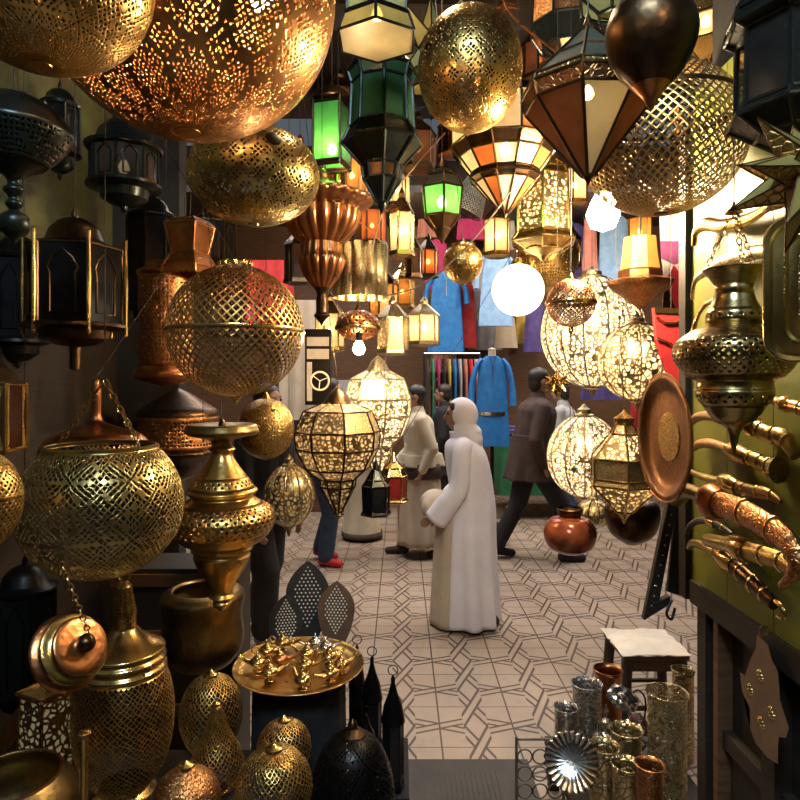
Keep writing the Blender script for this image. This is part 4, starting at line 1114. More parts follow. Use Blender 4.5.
# octagonal brown glass inverted cone
at_cage(588, 104, 1.15, [(6, 76), (9, 72), (36, 44), (64, 18), (66, 12), (62, -2), (6, -72)], 8, .42, 1.8, 'bronze', ['irong', 'pewter', 'pewter', 'brasseng', 'coppereng', ('g_brown', 'g_frost', 'g_brown', 'g_brown', 'g_brown', 'g_frost', 'g_brown', 'g_brown')],
        'big eight sided lantern of brown and amber glass coming to a point below', light=.5, cap=[(6, 76), (4, 82), (.3, 92)], foot=[(6, -72), (3, -76), (.3, -82)], loff=10)
urn(651, 48, .95, [('top', 'solid', 4, [(.3, -56), (14, -52), (32, -44), (40, -34)], 'iron'), ('glossy_belly', 'solid', 4, [(40, -34), (44, -18), (42, 0), (32, 22), (18, 38)], 'bronze'), ('tip', 'solid', 4, [(18, 38), (8, 50), (5, 56), (.3, 64)], 'copper')],
    'dark glossy teardrop lamp with copper tip at top right', 'iron')
at_cage(566, 22, 2.35, [(16, 50), (34, 36), (36, -6), (24, -26), (6, -40)], 8, .2, 1.6, 'irong', ['irong', 'coppereng', 'irong', 'bronze'], 'black lantern with small flower cut outs behind the brown glass cone', light=1, foot=[(6, -40), (3, -48), (.3, -52)])
at_cage(706, 22, 2.7, [(20, 54), (34, 26), (40, -6), (30, -26), (8, -42)], 6, .4, 1.8, 'brass', ['brasseng', ('g_amber', 'brasseng'), ('g_orange', 'g_cream'), 'brass'], 'amber glass and brass lantern above the lattice bowl', light=3, foot=[(8, -42), (4, -50), (.3, -54)])
at_cage(612, -8, 1.8, [(20, 40), (36, 20), (34, -10), (14, -24)], 6, .2, 2.0, 'irong', ['irong', 'g_olive', 'g_sage'], 'lantern with sage green panes at the top edge above the brown cone', light=0)
at_cage(505, 14, 3.0, [(16, 40), (34, 20), (36, -12), (14, -34)], 6, .3, 1.8, 'copper', ['coppereng', ('g_amber', 'copper'), 'copper'], 'copper lantern at the top edge right of the egg lamp', light=1.2)
at_cage(452, -8, 3.6, [(16, 40), (34, 20), (36, -4), (12, -22)], 6, .1, 1.8, 'irong', ['irong', 'g_sage', 'g_olive'], 'sage glass lantern behind the top of the egg lamp', light=0)

# lattice bowl on the right
t, K = ball_lamp(661, 142, 1.44, 80, 75, 72, 'wide brass lattice bowl lamp with domed openwork lid at upper right', 'gold', 'lattice', 9.5, .72, band=30, bandm='bronze', t0=.5, light=0, cord_=False)
bm = bmesh.new(); chain_bm(bm, (0, 0, 64 * K), (0, 0, (76 + 60) * K)); mk('chain', bm, 'brass', t); 
bm = bmesh.new(); rev(bm, [(38 * K, 67 * K), (36 * K, 70 * K), (20 * K, 74 * K), (.0004, 76 * K)], 32); mk('lid', bm, 'gold', t); cord(t, 136 * K)
# large black lanterns right
at_cage(800, 72, 1.05, [(24, 104), (50, 84), (66, 60), (68, 48), (56, 42), (58, -34), (66, -44), (40, -62), (20, -76)], 8, .1, 2.6, 'irong', ['irong', 'irong', 'irong', 'irong', 'g_smoke', 'irong', 'irong', 'irong'], 'huge black eight sided lantern in the top right corner', light=0)
star(812, 174, .83, 30, 78, 5, 'brasseng', 'g_olive', 'brass and grey glass star lantern at the right edge', frame='bronze', rx=.4)
# silver melon lanterns by the bulb
melon(592, 333, 2.75, 50, 56, 54, 'largest glowing silver melon lantern below the dazzling bulb', 'filA', 14, 'silverp', light=9)
melon(637, 364, 2.35, 38, 40, 36, 'cream ribbed melon lantern hanging before the red pennants', 'filB', 12, 'paleb', light=4)
melon(584, 457, 3.05, 36, 42, 40, 'lit cream melon lantern above the red glass pot', 'filA', 12, 'paleb', light=4.5, cdx=-.0, cdy=.5)
K = 1.95 / F
ball_lamp(571, 303, 1.95, 24, 24, 24, 'brown brass ball lamp with slotted openwork before the big silver melon', 'copper', 'lattice', 4.8, .72, band=0, bandm='brass', finial=5, cdx=-.02)
urn(640, 282, 2.15, [('amber_shade', 'sharp', 4, [(16, -44), (18, -24), (20, -12)], 'g_amber'), ('collar', 'sharp', 4, [(20, -12), (22, -10), (22, -4), (34, 0)], 'copper'), ('cone', 'solid', 4, [(34, 0), (30, 6), (16, 16), (3, 26), (.3, 30)], 'coppereng')], 'copper cone lantern with amber glass top left of the pennants', 'copper', seg=8, cdx=.03)
star(557, 384, 2.3, 6, 13, 5, 'brass', 'brass', 'tiny gold star ornament left of the melon lanterns', frame='brass')
# angular lantern over walkway right
at_cage(624, 470, 2.2, [(9, 46), (14, 36), (34, 12), (34, -8), (36, -14), (8, -42)], 6, .3, 1.2, 'brass', ['paleb', 'filB', 'paleb', 'paleb', 'filC'], 'angular six sided cream and brass lantern near the copper round plate', light=2.2, cap=[(9, 46), (10, 52), (4, 56), (.3, 60)], foot=[(8, -42), (3, -48), (.3, -54)])
urn(632, 520, 2.45, [('bowl', 'solid', 4, [(.3, -22), (22, -18), (27, -6), (22, 12), (10, 22), (.3, 26)], 'bronze')], 'dark brown hanging bowl below the angular lantern', 'bronze', kind='hanging_pot', catg='pot', cdx=.12, cdy=.4)
urn(570, 532, 2.4, [('neck', 'sharp', 4, [(12, -24), (13, -23), (12, -18), (10, -16)], 'bronze'), ('belly', 'solid', 4, [(10, -16), (20, -12), (26, 0), (22, 14), (10, 21), (.3, 22)], None)], 'glossy red brown round pot hanging over the paving', 'pot', kind='hanging_pot', catg='pot', cdx=-.0, cdy=.25, cordz=16)
melon(594, 513, 2.72, 17, 14, 14, 'little pale silver ball lantern right behind the red pot', 'filC', 10, 'silverp', finial=2, cdy=.3)
# small red and black lanterns by the walkway
t = at_cage(376, 492, 2.75, [(4, 22), (10, 12), (14, 6), (13, -18), (15, -22)], 6, .3, 1.0, 'iron', ['irong', 'irong', 'g_smoke', 'iron'], 'small black lantern hanging beside the red one over the paving', close=(False, 'iron'), cap=[(4, 22), (2, 28), (.3, 34)], cdy=.3)
t = at_cage(394, 482, 2.9, [(4, 20), (10, 14), (13, 6), (12, -16), (14, -19)], 6, .1, 1.0, 'brass', ['brass', 'brass', 'redglass', 'brass'], 'small lantern with red glass by the elbow of the cream robed walker', close=(False, 'brass'), cap=[(4, 20), (2, 25), (.3, 30)], cdy=.3)

# ------------------------------------------------------------------ more stock hanging deeper, where the photo is dense with lanterns
for px, py, d_, w_, h_, fm, gm, lt, lb in [
    (352, 176, 2.9, 15, 30, 'copper', 'g_amber', .8, 'copper lantern glowing between the green sided lantern and the black green one'),
    (396, 190, 3.6, 14, 30, 'brass', 'g_cream', .8, 'brass lantern under the tip of the large black green lantern'),
    (428, 262, 3.7, 10, 26, 'bronze', 'g_orange', .6, 'dark lantern with orange panes behind the small gold pierced globe'),
    (482, 176, 3.4, 12, 26, 'paleb', 'g_lit', .6, 'pale lantern shining between the green lantern and the stained cone'),
    (452, 140, 3.3, 14, 26, 'copper', 'g_brown', 0, 'copper framed lantern above the small green glass lantern'),
    (402, 292, 4.0, 12, 26, 'brass', 'g_amber', .6, 'brass lantern just above the two cream house lanterns'),
    (372, 226, 3.9, 14, 32, 'bronze', 'g_orange', .6, 'bronze lantern behind the wires of the wavy brass cylinder'),
    (330, 330, 3.6, 14, 34, 'brass', 'g_cream', .7, 'brass lantern between the copper drop and the copper ball lamp'),
    (300, 262, 3.3, 15, 36, 'bronze', 'g_brown', 0, 'dark lantern in the gap right of the round lattice lamp top'),
    (526, 170, 3.3, 14, 30, 'brass', 'g_cream', .8, 'brass lantern peeping out between stained cone and tall brass lantern'),
    (574, 186, 3.0, 14, 32, 'brass', 'g_cream', .8, 'brass lantern left of the dazzling bulb'),
    (572, 252, 3.5, 10, 26, 'bronze', 'g_brown', 0, 'small dark lantern above the brown brass ball lamp'),
    (640, 232, 3.3, 12, 28, 'brass', 'g_amber', .8, 'amber lantern behind the amber topped copper cone'),
    (690, 120, 2.5, 16, 34, 'bronze', 'g_amber', .6, 'amber lantern in the gap right of the lattice bowl lid'),
    (540, 60, 2.9, 16, 34, 'bronze', 'g_brown', .3, 'shadowy lantern between egg lamp and brown glass cone'),
    (412, 86, 3.3, 15, 30, 'iron', 'g_olive', .3, 'black lantern with olive panes left of the egg lamp'),
    (340, 108, 3.0, 16, 34, 'bronze', 'g_brown', .3, 'brown lantern right of the giant copper globe'),
    (300, 172, 2.6, 13, 34, 'copper', 'g_orange', .5, 'copper lantern with orange glow right of the squat brass globe')]:
    house(px, py, d_, w_, h_, lb, fm, gm, light=lt)

urn(474, 190, 3.15, [('ring', 'sharp', 4, [(4, -26), (9, -24)], 'silverp'), ('lace_cone', 'web', 3.2, [(9, -24), (12, -8), (16, 8), (20, 24)], 'paper')], 'tilted white lace cone shade between the green lantern and the stained cone', 'paper', rot=(.1, .45, 0), cordz=26, kind='hanging_shade_cone', catg='lampshade')

t = thing('added_crate', 'added dark wooden crate hiding bright floor behind the dull brass pot', 'crate', (-.93, 2.68, 0))  # crate added to cover the bright floor and keep this gap dark
bm = bmesh.new(); box(bm, (-.24, -.12, .0), (.26, .12, .93)); mk('crate_body', bm, 'wood_d', t, smooth=False)
bm = bmesh.new()
for z in (.03, .33, .63, .86): box(bm, (-.25, -.132, z), (.27, -.12, z + .05))
mk('slats', bm, 'wood_b', t, smooth=False)
# ------------------------------------------------------------------ right side: urn lamp, tray, pan, daggers
K = 1.18 / F
t, K = urn(734, 335, 1.18, [
    ('flared_mouth', 'solid', 4, [(29, -66), (28, -64), (23, -58), (18, -50)], None),
    ('mouth_piercing', 'dots', 4.5, [(18, -50), (17, -46), (18, -40)], None),
    ('neck', 'solid', 4, [(18, -40), (20, -34), (24, -26)], None),
    ('neck_piercing', 'dots', 5, [(24, -26), (26, -18), (26, -12)], None),
    ('shoulder', 'solid', 4, [(26, -12), (24, -8), (36, -6), (46, 0)], None),
    ('pierced_belly', 'dots', 4.6, [(46, 0), (55, 8), (57, 20), (52, 32), (44, 42)], None),
    ('waist', 'solid', 4, [(44, 42), (36, 45), (35, 50), (36, 54)], None),
    ('pierced_cone', 'dots', 5, [(36, 54), (35, 62), (28, 72)], None),
    ('funnel', 'solid', 4, [(28, 72), (20, 84), (11, 90), (6, 96), (3, 110), (.3, 122)], None)],
    'brass urn lamp with star piercing hanging from chains before the green board', 'dull2', cord_=False)
bm = bmesh.new()
for a in (.3, 2.4, 4.5): chain_bm(bm, (27 * K * cos(a), 27 * K * sin(a), 66 * K), (0, 0, 128 * K), .018, .0012)
mk('chain', bm, 'brass', t)
bm = bmesh.new(); rev(bm, [(.0004, 127 * K), (9 * K, 122 * K), (3 * K, 128 * K), (.0004, 134 * K)], 18); mk('chain_cap', bm, 'brass', t); cord(t, 132 * K)

def rrect(w, h, r, n=8):
    out = []
    for cx_, cz_, a0 in ((w - r, h - r, 0), (-w + r, h - r, pi / 2), (-w + r, -h + r, pi), (w - r, -h + r, 3 * pi / 2)):
        for i in range(n + 1):
            a = a0 + pi / 2 * i / n; out.append((cx_ + r * cos(a), cz_ + r * sin(a)))
    return out
# rectangular tray hanging flat against the board
t = thing('serving_tray', 'rectangular brass tray with rounded corners hanging at the right edge', 'tray', P(822, 287, .97), rot=(0, 0, math.radians(-32)))
K = .97 / F; bm = bmesh.new(); prev = None
for w, h, y in ((50, 74, 0), (49, 73, -5), (45, 69, -4), (42, 66, 1), (32, 56, 2), (31, 55, 0), (28, 52, 3), (.5, .5, 3)):
    ring = [bm.verts.new((x * K, y * K, z * K)) for x, z in rrect(w, h, min(w, h) * .5)]
    if prev:
        for i in range(len(ring)): bm.faces.new((prev[i], prev[(i + 1) % len(ring)], ring[(i + 1) % len(ring)], ring[i]))
    prev = ring
mk('tray_dish', bm, 'olive', t, solid=.002)
bm = bmesh.new(); tube(bm, [(x * K, -4.5 * K, z * K) for x, z in rrect(50, 74, 25)], 1.1 * K, 6, closed=True); mk('rope_rim', bm, 'brass', t)
bm = bmesh.new(); tube(bm, [(x * K, 1 * K, z * K) for x, z in rrect(32, 56, 16)], .7 * K, 6, closed=True)
vs = [bm.verts.new((x * K, 1.4 * K, z * K)) for x, z in rrect(20, 40, 10)]; bm.faces.new(vs); mk('engraved_centre', bm, 'brasseng', t)
cord(t, 73 * K)
# round copper plate seen nearly edge on
t = thing('hanging_round_plate', 'round copper plate with engraved centre standing edge on beside the green board', 'plate', P(671, 437, 1.52), rot=(0, math.radians(-90), math.radians(0)))
K = 1.52 / F; bm = bmesh.new(); rev_s(bm, [(.3, 0), (40, 0), (52, 2), (58, 7), (64, 8), (63, 9.5), (57, 9), (50, 4), (38, 2), (.3, 2)], K, 64, 3)
mk('plate_dish', bm, 'copperd', t)
bm = bmesh.new(); rev(bm, [(.0004, 3 * K), (24 * K, 3 * K), (25 * K, 2.2 * K)], 40); mk('engraved_medallion', bm, 'brasseng', t)
bm = bmesh.new(); torus(bm, 63.5 * K, 1.2 * K, 8.5 * K, 56, 6); mk('rolled_rim', bm, 'copper', t)
# slanted studded frame below the plate
t = thing('slanted_studded_frame', 'black slanted wooden frame with gold studs under the copper plate', 'stand', P(678, 500, 1.80))
K = 1.80 / F; bm = bmesh.new()
A = [(-2, 30), (8, 30), (4, -50), (-28, -112), (-36, -112), (-24, -70)]
for y in (0, .02):
    pass
def slab(bm, poly, y0, y1, K, mi=0):
    a = [bm.verts.new((x * K, y0, z * K)) for x, z in poly]; b = [bm.verts.new((x * K, y1, z * K)) for x, z in poly]
    bm.faces.new(a).material_index = mi; bm.faces.new(b[::-1]).material_index = mi
    for i in range(len(poly)): bm.faces.new((a[i], b[i], b[(i + 1) % len(poly)], a[(i + 1) % len(poly)])).material_index = mi
slab(bm, [(0, 46), (9, 46), (-20, -108), (-34, -120)], 0, .02, K); slab(bm, [(4, 40), (16, 40), (14, -100), (-10, -92)], .004, .016, K)
mk('frame_board', bm, 'leather_b', t, smooth=False)
bm = bmesh.new(); slab(bm, [(-34, -120), (-8, -104), (-8, -96), (-31, -108)], -.002, .022, K); tube(bm, [(0, -.003, 44 * K), (-34 * K, -.003, -118 * K)], 1 * K, 6); mk('edge_moulding', bm, 'wood_d', t, smooth=False)
for i in range(15):
    f = i / 14; bm = bmesh.new(); rev(bm, [(.0003, .004), (.003, .002), (.004, 0)], 8, R=Matrix.Rotation(pi / 2, 3, 'X'), off=((4 - 30 * f) * K, 0, (36 - 142 * f) * K)); mk('stud', bm, 'brass', t)
bm = bmesh.new(); tube(bm, cat([(-6 * K, 0, -100 * K), (-13 * K, -.01, -112 * K), (-8 * K, -.01, -118 * K), (-3 * K, 0, -108 * K)], 4), 1.4 * K, 6); mk('hook', bm, 'iron', t)

def along(pts, off):
    return [BP(x, y, off) for x, y in pts]
def dagger(label, grip, gr, gm, bolster, sheath, sr, sm, tip=None, off=.03, group='daggers on the green board', curl=None, bands=3, name='dagger', bm_='brass', flat=.75):
    o = BP(*sheath[0], off); t = thing(name, label, 'dagger', o, group)
    L = lambda pts, n=5: [v - o for v in cat(along(pts, off), n)]
    gr = [q * 1.45 for q in gr] if isinstance(gr, list) else gr * 1.45; sr = [q * 1.45 for q in sr]
    g = L(grip); bm = bmesh.new(); tube(bm, g, gr, 12); mk('grip', bm, gm, t)
    s_ = L(sheath); bm = bmesh.new(); tube(bm, s_, sr, 12, flat=flat, up=(1, 0, 0)); sh = mk('sheath', bm, sm, t)
    bm = bmesh.new(); b = L(bolster, 2); rm = max(gr[-1] if isinstance(gr, list) else gr, sr[0]); tube(bm, b, [rm * 1.15, rm * 1.5, rm * 1.15], 12, flat=.8, up=(1, 0, 0)); mk('bolster', bm, bm_, t)
    n = len(s_)
    for k in range(bands):
        bm = bmesh.new()
        i = int((k + 1) / (bands + 1) * (n - 1)); f = i / (n - 1) * (len(sr) - 1); j = min(int(f), len(sr) - 2); r_ = sr[j] + (sr[j + 1] - sr[j]) * (f - j)
        d_ = (s_[min(i + 1, n - 1)] - s_[max(i - 1, 0)]).normalized()
        tube(bm, [s_[i] - d_ * .004, s_[i] - d_ * .002, s_[i] + d_ * .002, s_[i] + d_ * .004], [r_ * 1.02, r_ * 1.14, r_ * 1.14, r_ * 1.02], 12, flat=flat, up=(1, 0, 0))
        mk('sheath_band', bm, bm_, sh)
    if curl:
        bm = bmesh.new(); tube(bm, L(curl), [.005, .006, .005, .003], 8); mk('sheath_tip', bm, bm_, t)
    return t
S = F  # pixel radius to metres happens at about 1.4 m
dagger('small curved dagger with ribbed horn tip at the top of the green board', [(757, 402), (768, 399), (784, 404)], .0065, 'bone', [(780, 403), (786, 404), (790, 406)], [(786, 404), (800, 408), (820, 414)], [.008, .009, .009], 'copper')
dagger('dagger whose ribbed horn handle shows just left of the hanging urn tip', [(690, 424), (698, 417), (710, 416), (722, 420)], [.005, .008, .008, .008], 'bone', [(748, 422), (752, 425), (756, 428)], [(752, 425), (768, 434), (784, 438), (796, 456)], [.012, .012, .013, .009], 'olive')
dagger('dagger with striped horn grip and round knobbed pommel in the middle of the board', [(692, 450), (700, 444), (712, 444), (730, 450)], [.004, .008, .009, .009], 'bone', [(728, 449), (738, 453), (748, 458)], [(746, 456), (756, 460), (768, 466), (779, 470)], [.010, .011, .012, .020], 'olive')
dagger('slim dark dagger with brass mount above the great curved sabre', [(692, 472), (704, 477), (722, 482)], [.005, .007, .007], 'olive', [(722, 481), (730, 484), (738, 488)], [(736, 487), (752, 491), (768, 494), (781, 502)], [.011, .010, .009, .004], 'dull')
dagger('great curved sabre with copper chased sheath sweeping down to the right edge', [(676, 494), (686, 491), (698, 494), (708, 499)], [.022, .014, .011, .012], 'dull', [(706, 499), (713, 502), (720, 505)], [(716, 503), (740, 511), (764, 524), (786, 540), (797, 562), (792, 576), (781, 586)], [.020, .019, .018, .016, .013, .008, .005], 'coppereng', off=.10, bands=4, bm_='copper')
dagger('thick brass sword hilt wound with wire below the great sabre', [(708, 540), (720, 543), (734, 546)], [.011, .012, .012], 'olive', [(732, 545), (741, 549), (748, 552)], [(746, 551), (764, 556), (782, 562), (796, 570)], [.014, .014, .013, .011], 'goldrib', off=.06, bands=2)
dagger('curved black dagger arching at the left of the board', [(687, 534), (689, 527), (698, 521), (708, 521)], [.003, .005, .006, .006], 'leather_b', [(707, 521), (711, 522), (715, 524)], [(713, 523), (722, 527), (732, 534)], [.006, .005, .003], 'leather_b', bands=1)
dagger('lowest dagger with brass horn and hooked gold tip on the green board', [(689, 548), (694, 543), (706, 546), (720, 555)], [.005, .008, .009, .010], 'olive', [(718, 553), (727, 560), (735, 566)], [(733, 565), (748, 579), (762, 592), (774, 604)], [.013, .015, .013, .010], 'bronze', curl=[(774, 600), (782, 607), (784, 618), (777, 616)])
# long horn and bright ewer above the urn
t = thing('powder_horn', 'pale brass powder horn lit brightly above the urn lamp', 'horn', BP(705, 280, .03), None); o = BP(705, 280, .03)
bm = bmesh.new(); tube(bm, [v - o for v in cat(along([(692, 300), (695, 282), (706, 272), (724, 262), (748, 254), (772, 250)], .03), 5)], [.004, .006, .011, .017, .017, .013], 14); mk('horn_body', bm, 'paleb', t)
bm = bmesh.new(); tube(bm, [v - o for v in along([(770, 250), (774, 249), (778, 249)], .03)], [.015, .018, .015], 14); mk('horn_mount', bm, 'brass', t)
t = thing('dagger', 'golden curved dagger highest on the board behind the chains', 'dagger', BP(720, 232, .03), None); o = BP(720, 232, .03)
bm = bmesh.new(); tube(bm, [v - o for v in cat(along([(694, 246), (696, 232), (706, 224), (724, 226), (750, 218), (770, 206)], .03), 5)], [.009, .012, .018, .018, .013, .009], 14, flat=.7, up=(1, 0, 0)); mk('sheath', bm, 'brass', t)
bm = bmesh.new(); tube(bm, [v - o for v in along([(770, 206), (784, 198), (796, 196)], .03)], [.008, .009, .013], 12); mk('grip', bm, 'bone', t)
t = thing('dagger', 'slim brass dagger just left of the hanging urn belly', 'dagger', BP(698, 345, .02), None); o = BP(698, 345, .02)
bm = bmesh.new(); tube(bm, [v - o for v in cat(along([(693, 364), (692, 345), (694, 328), (700, 312)], .02), 5)], [.005, .008, .007, .004], 12); mk('sheath', bm, 'gold', t)
bm = bmesh.new(); tube(bm, [v - o for v in along([(700, 312), (706, 304), (716, 300)], .02)], [.005, .006, .008], 12); mk('grip', bm, 'bone', t)
# leather ornament under the board
t = thing('hanging_leather_ornament', 'brown leather leaf shaped ornament with brass bosses hanging under the board', 'ornament', BP(762, 690, .03)); o = BP(762, 690, .03)
poly = [(757, 634), (761, 638), (768, 645), (772, 660), (778, 672), (780, 700), (785, 716), (789, 728), (786, 738), (779, 737), (778, 746), (778, 764), (768, 758), (756, 744), (750, 728), (750, 708), (742, 692), (740, 672), (745, 676), (750, 660), (756, 648)]
bm = bmesh.new()
a = [bm.verts.new(BP(x, y, .034) - o) for x, y in poly]; b = [bm.verts.new(BP(x, y, .026) - o) for x, y in poly]
bm.faces.new(a); bm.faces.new(b[::-1])
for i in range(len(poly)): bm.faces.new((a[i], a[(i + 1) % len(poly)], b[(i + 1) % len(poly)], b[i]))
bmesh.ops.triangulate(bm, faces=bm.faces[:]); mk('leather_panel', bm, 'leather_t2', t, smooth=False)
for x, y in ((761, 676), (751, 690), (772, 713), (762, 723)):
    c = BP(x, y, .034) - o; bm = bmesh.new()
    for dx, dz in ((0, .006), (0, -.005), (.0, 0.0)):
        rev(bm, [(.0003, .008), (.004, .005), (.0065, 0)], 10, R=Matrix.Rotation(-pi / 2, 3, 'Y'), off=c + Vector((0, dz * .8, dz)))
    mk('brass_boss', bm, 'brass', t)
bm = bmesh.new(); torus(bm, .010, .0018, 0, 20, 6, Rm=Matrix.Rotation(pi / 2, 3, 'X'), c=BP(764, 631, .035) - o); mk('ring', bm, 'brass', t)

# patterned leather banner and red pouch
t = thing('leather_banner', 'hanging leather banner of white violet and red triangles beside the bright urn', 'banner', P(674, 255, 2.42)); K = 2.42 / F
bm = bmesh.new()
slab(bm, [(-14, 48), (16, 48), (14, 14), (-13, 14)], 0, .008, K, 0); slab(bm, [(-13, 14), (14, 14), (13, -6), (0, -10), (-12, -4)], 0, .008, K, 1)
slab(bm, [(-12, -4), (0, -10), (-9, -26)], 0, .008, K, 0); slab(bm, [(0, -10), (13, -6), (12, -26)], 0, .008, K, 0)
slab(bm, [(0, -10), (12, -26), (-9, -26)], 0, .008, K, 2); slab(bm, [(-9, -26), (12, -26), (14, -96), (4, -60)], 0, .008, K, 2); slab(bm, [(-9, -26), (4, -60), (-12, -60)], 0, .008, K, 3)
mk('patchwork_leather', bm, ['paper', 'violetc', 'red', 'bronze'], t, smooth=False, merge=0); cord(t, 48 * K)
t = thing('leather_pouch', 'red leather pouch with gold stitched edge behind the ribbed melon lantern', 'pouch', P(671, 350, 2.05)); K = 2.05 / F
bm = bmesh.new(); slab(bm, [(-17, 42), (14, 40), (12, 4), (20, -30), (14, -50), (4, -42), (-8, -10), (-14, 10)], 0, .02, K); mk('pouch_body', bm, 'red', t, smooth=False)
bm = bmesh.new()
for p_ in ([(-15, 33), (-6, 27), (4, 27), (13, 32)], [(-14, 12), (0, 6), (12, -10)]):
    tube(bm, [(x * K, -.002, z * K) for x, z in p_], 1.3 * K, 6)
slab(bm, [(-17, 43), (14, 41), (14, 36), (-16, 37)], -.003, .022, K); mk('gold_stitching', bm, 'brass', t, smooth=False); cord(t, 42 * K)

# bright wall of the neighbouring stall, with hanging cloths
def cloth_strip(px, y0, y1, hw, d, label, m, catg='cloth', kind='hanging_cloth', group=None, folds=3, th=.03):
    K = d / F; t = P(px, y0, d); h = (y1 - y0) * K; w = hw * K
    bm = bmesh.new(); nx, nz = 14, 6; G = {}
    for s_ in (0, 1):
        for i in range(nx + 1):
            for j in range(nz + 1):
                u = i / nx * 2 - 1; v = j / nz
                y = sin(u * folds * pi + v) * th * .5 * (.3 + v) + (th * .5 if s_ else 0)
                G[s_, i, j] = bm.verts.new((u * w * (.85 + .15 * v), y, -v * h))
    for i in range(nx):
        for j in range(nz):
            bm.faces.new((G[0, i, j], G[0, i, j + 1], G[0, i + 1, j + 1], G[0, i + 1, j])); bm.faces.new((G[1, i, j], G[1, i + 1, j], G[1, i + 1, j + 1], G[1, i, j + 1]))
    for j in range(nz):
        bm.faces.new((G[0, 0, j], G[1, 0, j], G[1, 0, j + 1], G[0, 0, j + 1])); bm.faces.new((G[0, nx, j + 1], G[1, nx, j + 1], G[1, nx, j], G[0, nx, j]))
    for i in range(nx):
        bm.faces.new((G[0, i, 0], G[0, i + 1, 0], G[1, i + 1, 0], G[1, i, 0])); bm.faces.new((G[1, i, nz], G[1, i + 1, nz], G[0, i + 1, nz], G[0, i, nz]))
    o = mk(kind, bm, m, None); o.location = t; tag(o, label, catg, group); return o

# ------------------------------------------------------------------ stool, metal cups and the low table
t = thing('wooden_stool', 'dark wooden stool with ragged cream paper on its seat', 'stool', (P(650, 0, 3.05).x, 3.12, 0))
bm = bmesh.new(); box(bm, (-.155, -.15, .37), (.155, .15, .395)); box(bm, (-.14, -.13, .31), (.14, -.11, .37)); box(bm, (-.14, .11, .31), (.14, .13, .37)); mk('seat', bm, 'wood_b', t, smooth=False)
for x in (-.14, .14):
    for y in (-.13, .13):
        bm = bmesh.new(); tube(bm, [(x * .92, y * .92, .37), (x * 1.1, y * 1.1, 0)], [.028, .022], 10); mk('leg', bm, 'wood_d2', t)
for y in (-.14, .14):
    bm = bmesh.new(); tube(bm, [(-.15, y, .14), (.15, y, .14)], .012, 8); mk('stretcher', bm, 'wood_d2', t)
bm = bmesh.new(); rnd = random.Random(3); pp = []
for k in range(40):
    a = 2 * pi * k / 40; s_ = 1 / max(abs(cos(a)), abs(sin(a))); pp.append((.165 * s_ * cos(a) * (1 + rnd.uniform(-.04, .04)), .16 * s_ * sin(a) * (1 + rnd.uniform(-.04, .04))))
a = [bm.verts.new((x, y, .399 + .003 * sin(i))) for i, (x, y) in enumerate(pp)]; b = [bm.verts.new((x, y, .3955)) for x, y in pp]
bm.faces.new(a); bm.faces.new(b[::-1])
for i in range(40): bm.faces.new((a[i], b[i], b[(i + 1) % 40], a[(i + 1) % 40]))
o = mk('paper_sheet', bm, 'paper', None, smooth=False); o.location = (P(650, 0, 3.05).x, 3.12, 0); tag(o, 'ragged cream paper sheet lying on the wooden stool', 'paper')

ZT = .20
t = thing('low_table', 'low dark table under the chased metal cups at bottom right', 'table', (.86, 2.22, 0))
bm = bmesh.new(); box(bm, (-.25, -.42, ZT - .03), (.24, .42, ZT)); mk('table_top', bm, 'wood_d', t, smooth=False)
for x in (-.22, .21):
    for y in (-.39, .39):
        bm = bmesh.new(); box(bm, (x - .02, y - .02, 0), (x + .02, y + .02, ZT - .03)); mk('leg', bm, 'wood_d', t, smooth=False)
def cup(px, ytop, hw, d, label, m, mode=None, flare=1.08, kind='metal_cup', catg='cup', group='chased metal cups', z=ZT, inner='dull', tilt=None, hgt=None, seg=40):
    K = d / F; h = hgt or (H - (ytop - HY) * K - z); r = hw * K; X = P(px, 0, d).x
    t = thing(kind, label, catg, (X, d, z), group)
    bm = bmesh.new(); pr = [(r * (.93 if f < .97 else flare * .93), h * f) for f in (.02, .2, .5, .8, .93, .985)]
    if mode: pierced(bm, [(p[0], p[1]) for p in cat([(x, y, 0) for x, y in pr], 4)], .011, mode, .55)
    else: rev(bm, pr, seg)
    mk('cup_wall', bm, m, t, solid=.002)
    bm = bmesh.new(); torus(bm, r * .93 * flare, .0024, h * .985, 40, 6); mk('rim_ring', bm, m, t)
    bm = bmesh.new(); rev(bm, [(.0004, 0), (r * .93, 0), (r * .93, h * .02), (.0004, h * .03)], seg); mk('cup_bottom', bm, m, t)
    return t
cup(667, 690, 20, 2.12, 'tall pierced brass basket cup, largest of the cluster beside the post', 'paleb2', 'web')
cup(683, 668, 11, 2.48, 'brass cup rim showing behind the tall basket cup and the post', 'paleb2')
cup(587, 682, 15, 2.45, 'tall chased silver cup at the back left of the metalware', 'silver')
cup(608, 668, 14, 2.55, 'slatted copper orange cup in front of the stool leg', 'copper')
cup(566, 706, 12, 2.38, 'short silver cup at the outer left of the metalware', 'silver', z=ZT)
cup(604, 744, 15, 1.98, 'chased brass cup in the front row left', 'paleb2')
cup(627, 762, 15, 1.86, 'chased brass cup in the front row middle', 'paleb2')
cup(626, 728, 16, 2.2, 'chased brass cup in the second row behind the front cups', 'paleb2')
cup(650, 762, 14, 1.77, 'copper orange pierced cup with black inside at the front', 'coppereng', 'scroll', hgt=None)
t = thing('fluted_dish', 'silver shell edged dish leaning at the left of the cups', 'dish', P(572, 762, 1.9) , rot=(math.radians(58), 0, math.radians(-22)))
bm = bmesh.new(); rev(bm, [(.0004, 0), (.05, .0), (.075, .01), (.095, .022), (.10, .024), (.095, .028), (.072, .016), (.05, .006), (.0004, .005)], 96, fn=24, amp=.08); mk('dish_body', bm, 'silverp', t)
t.scale = (.8, .8, .8)
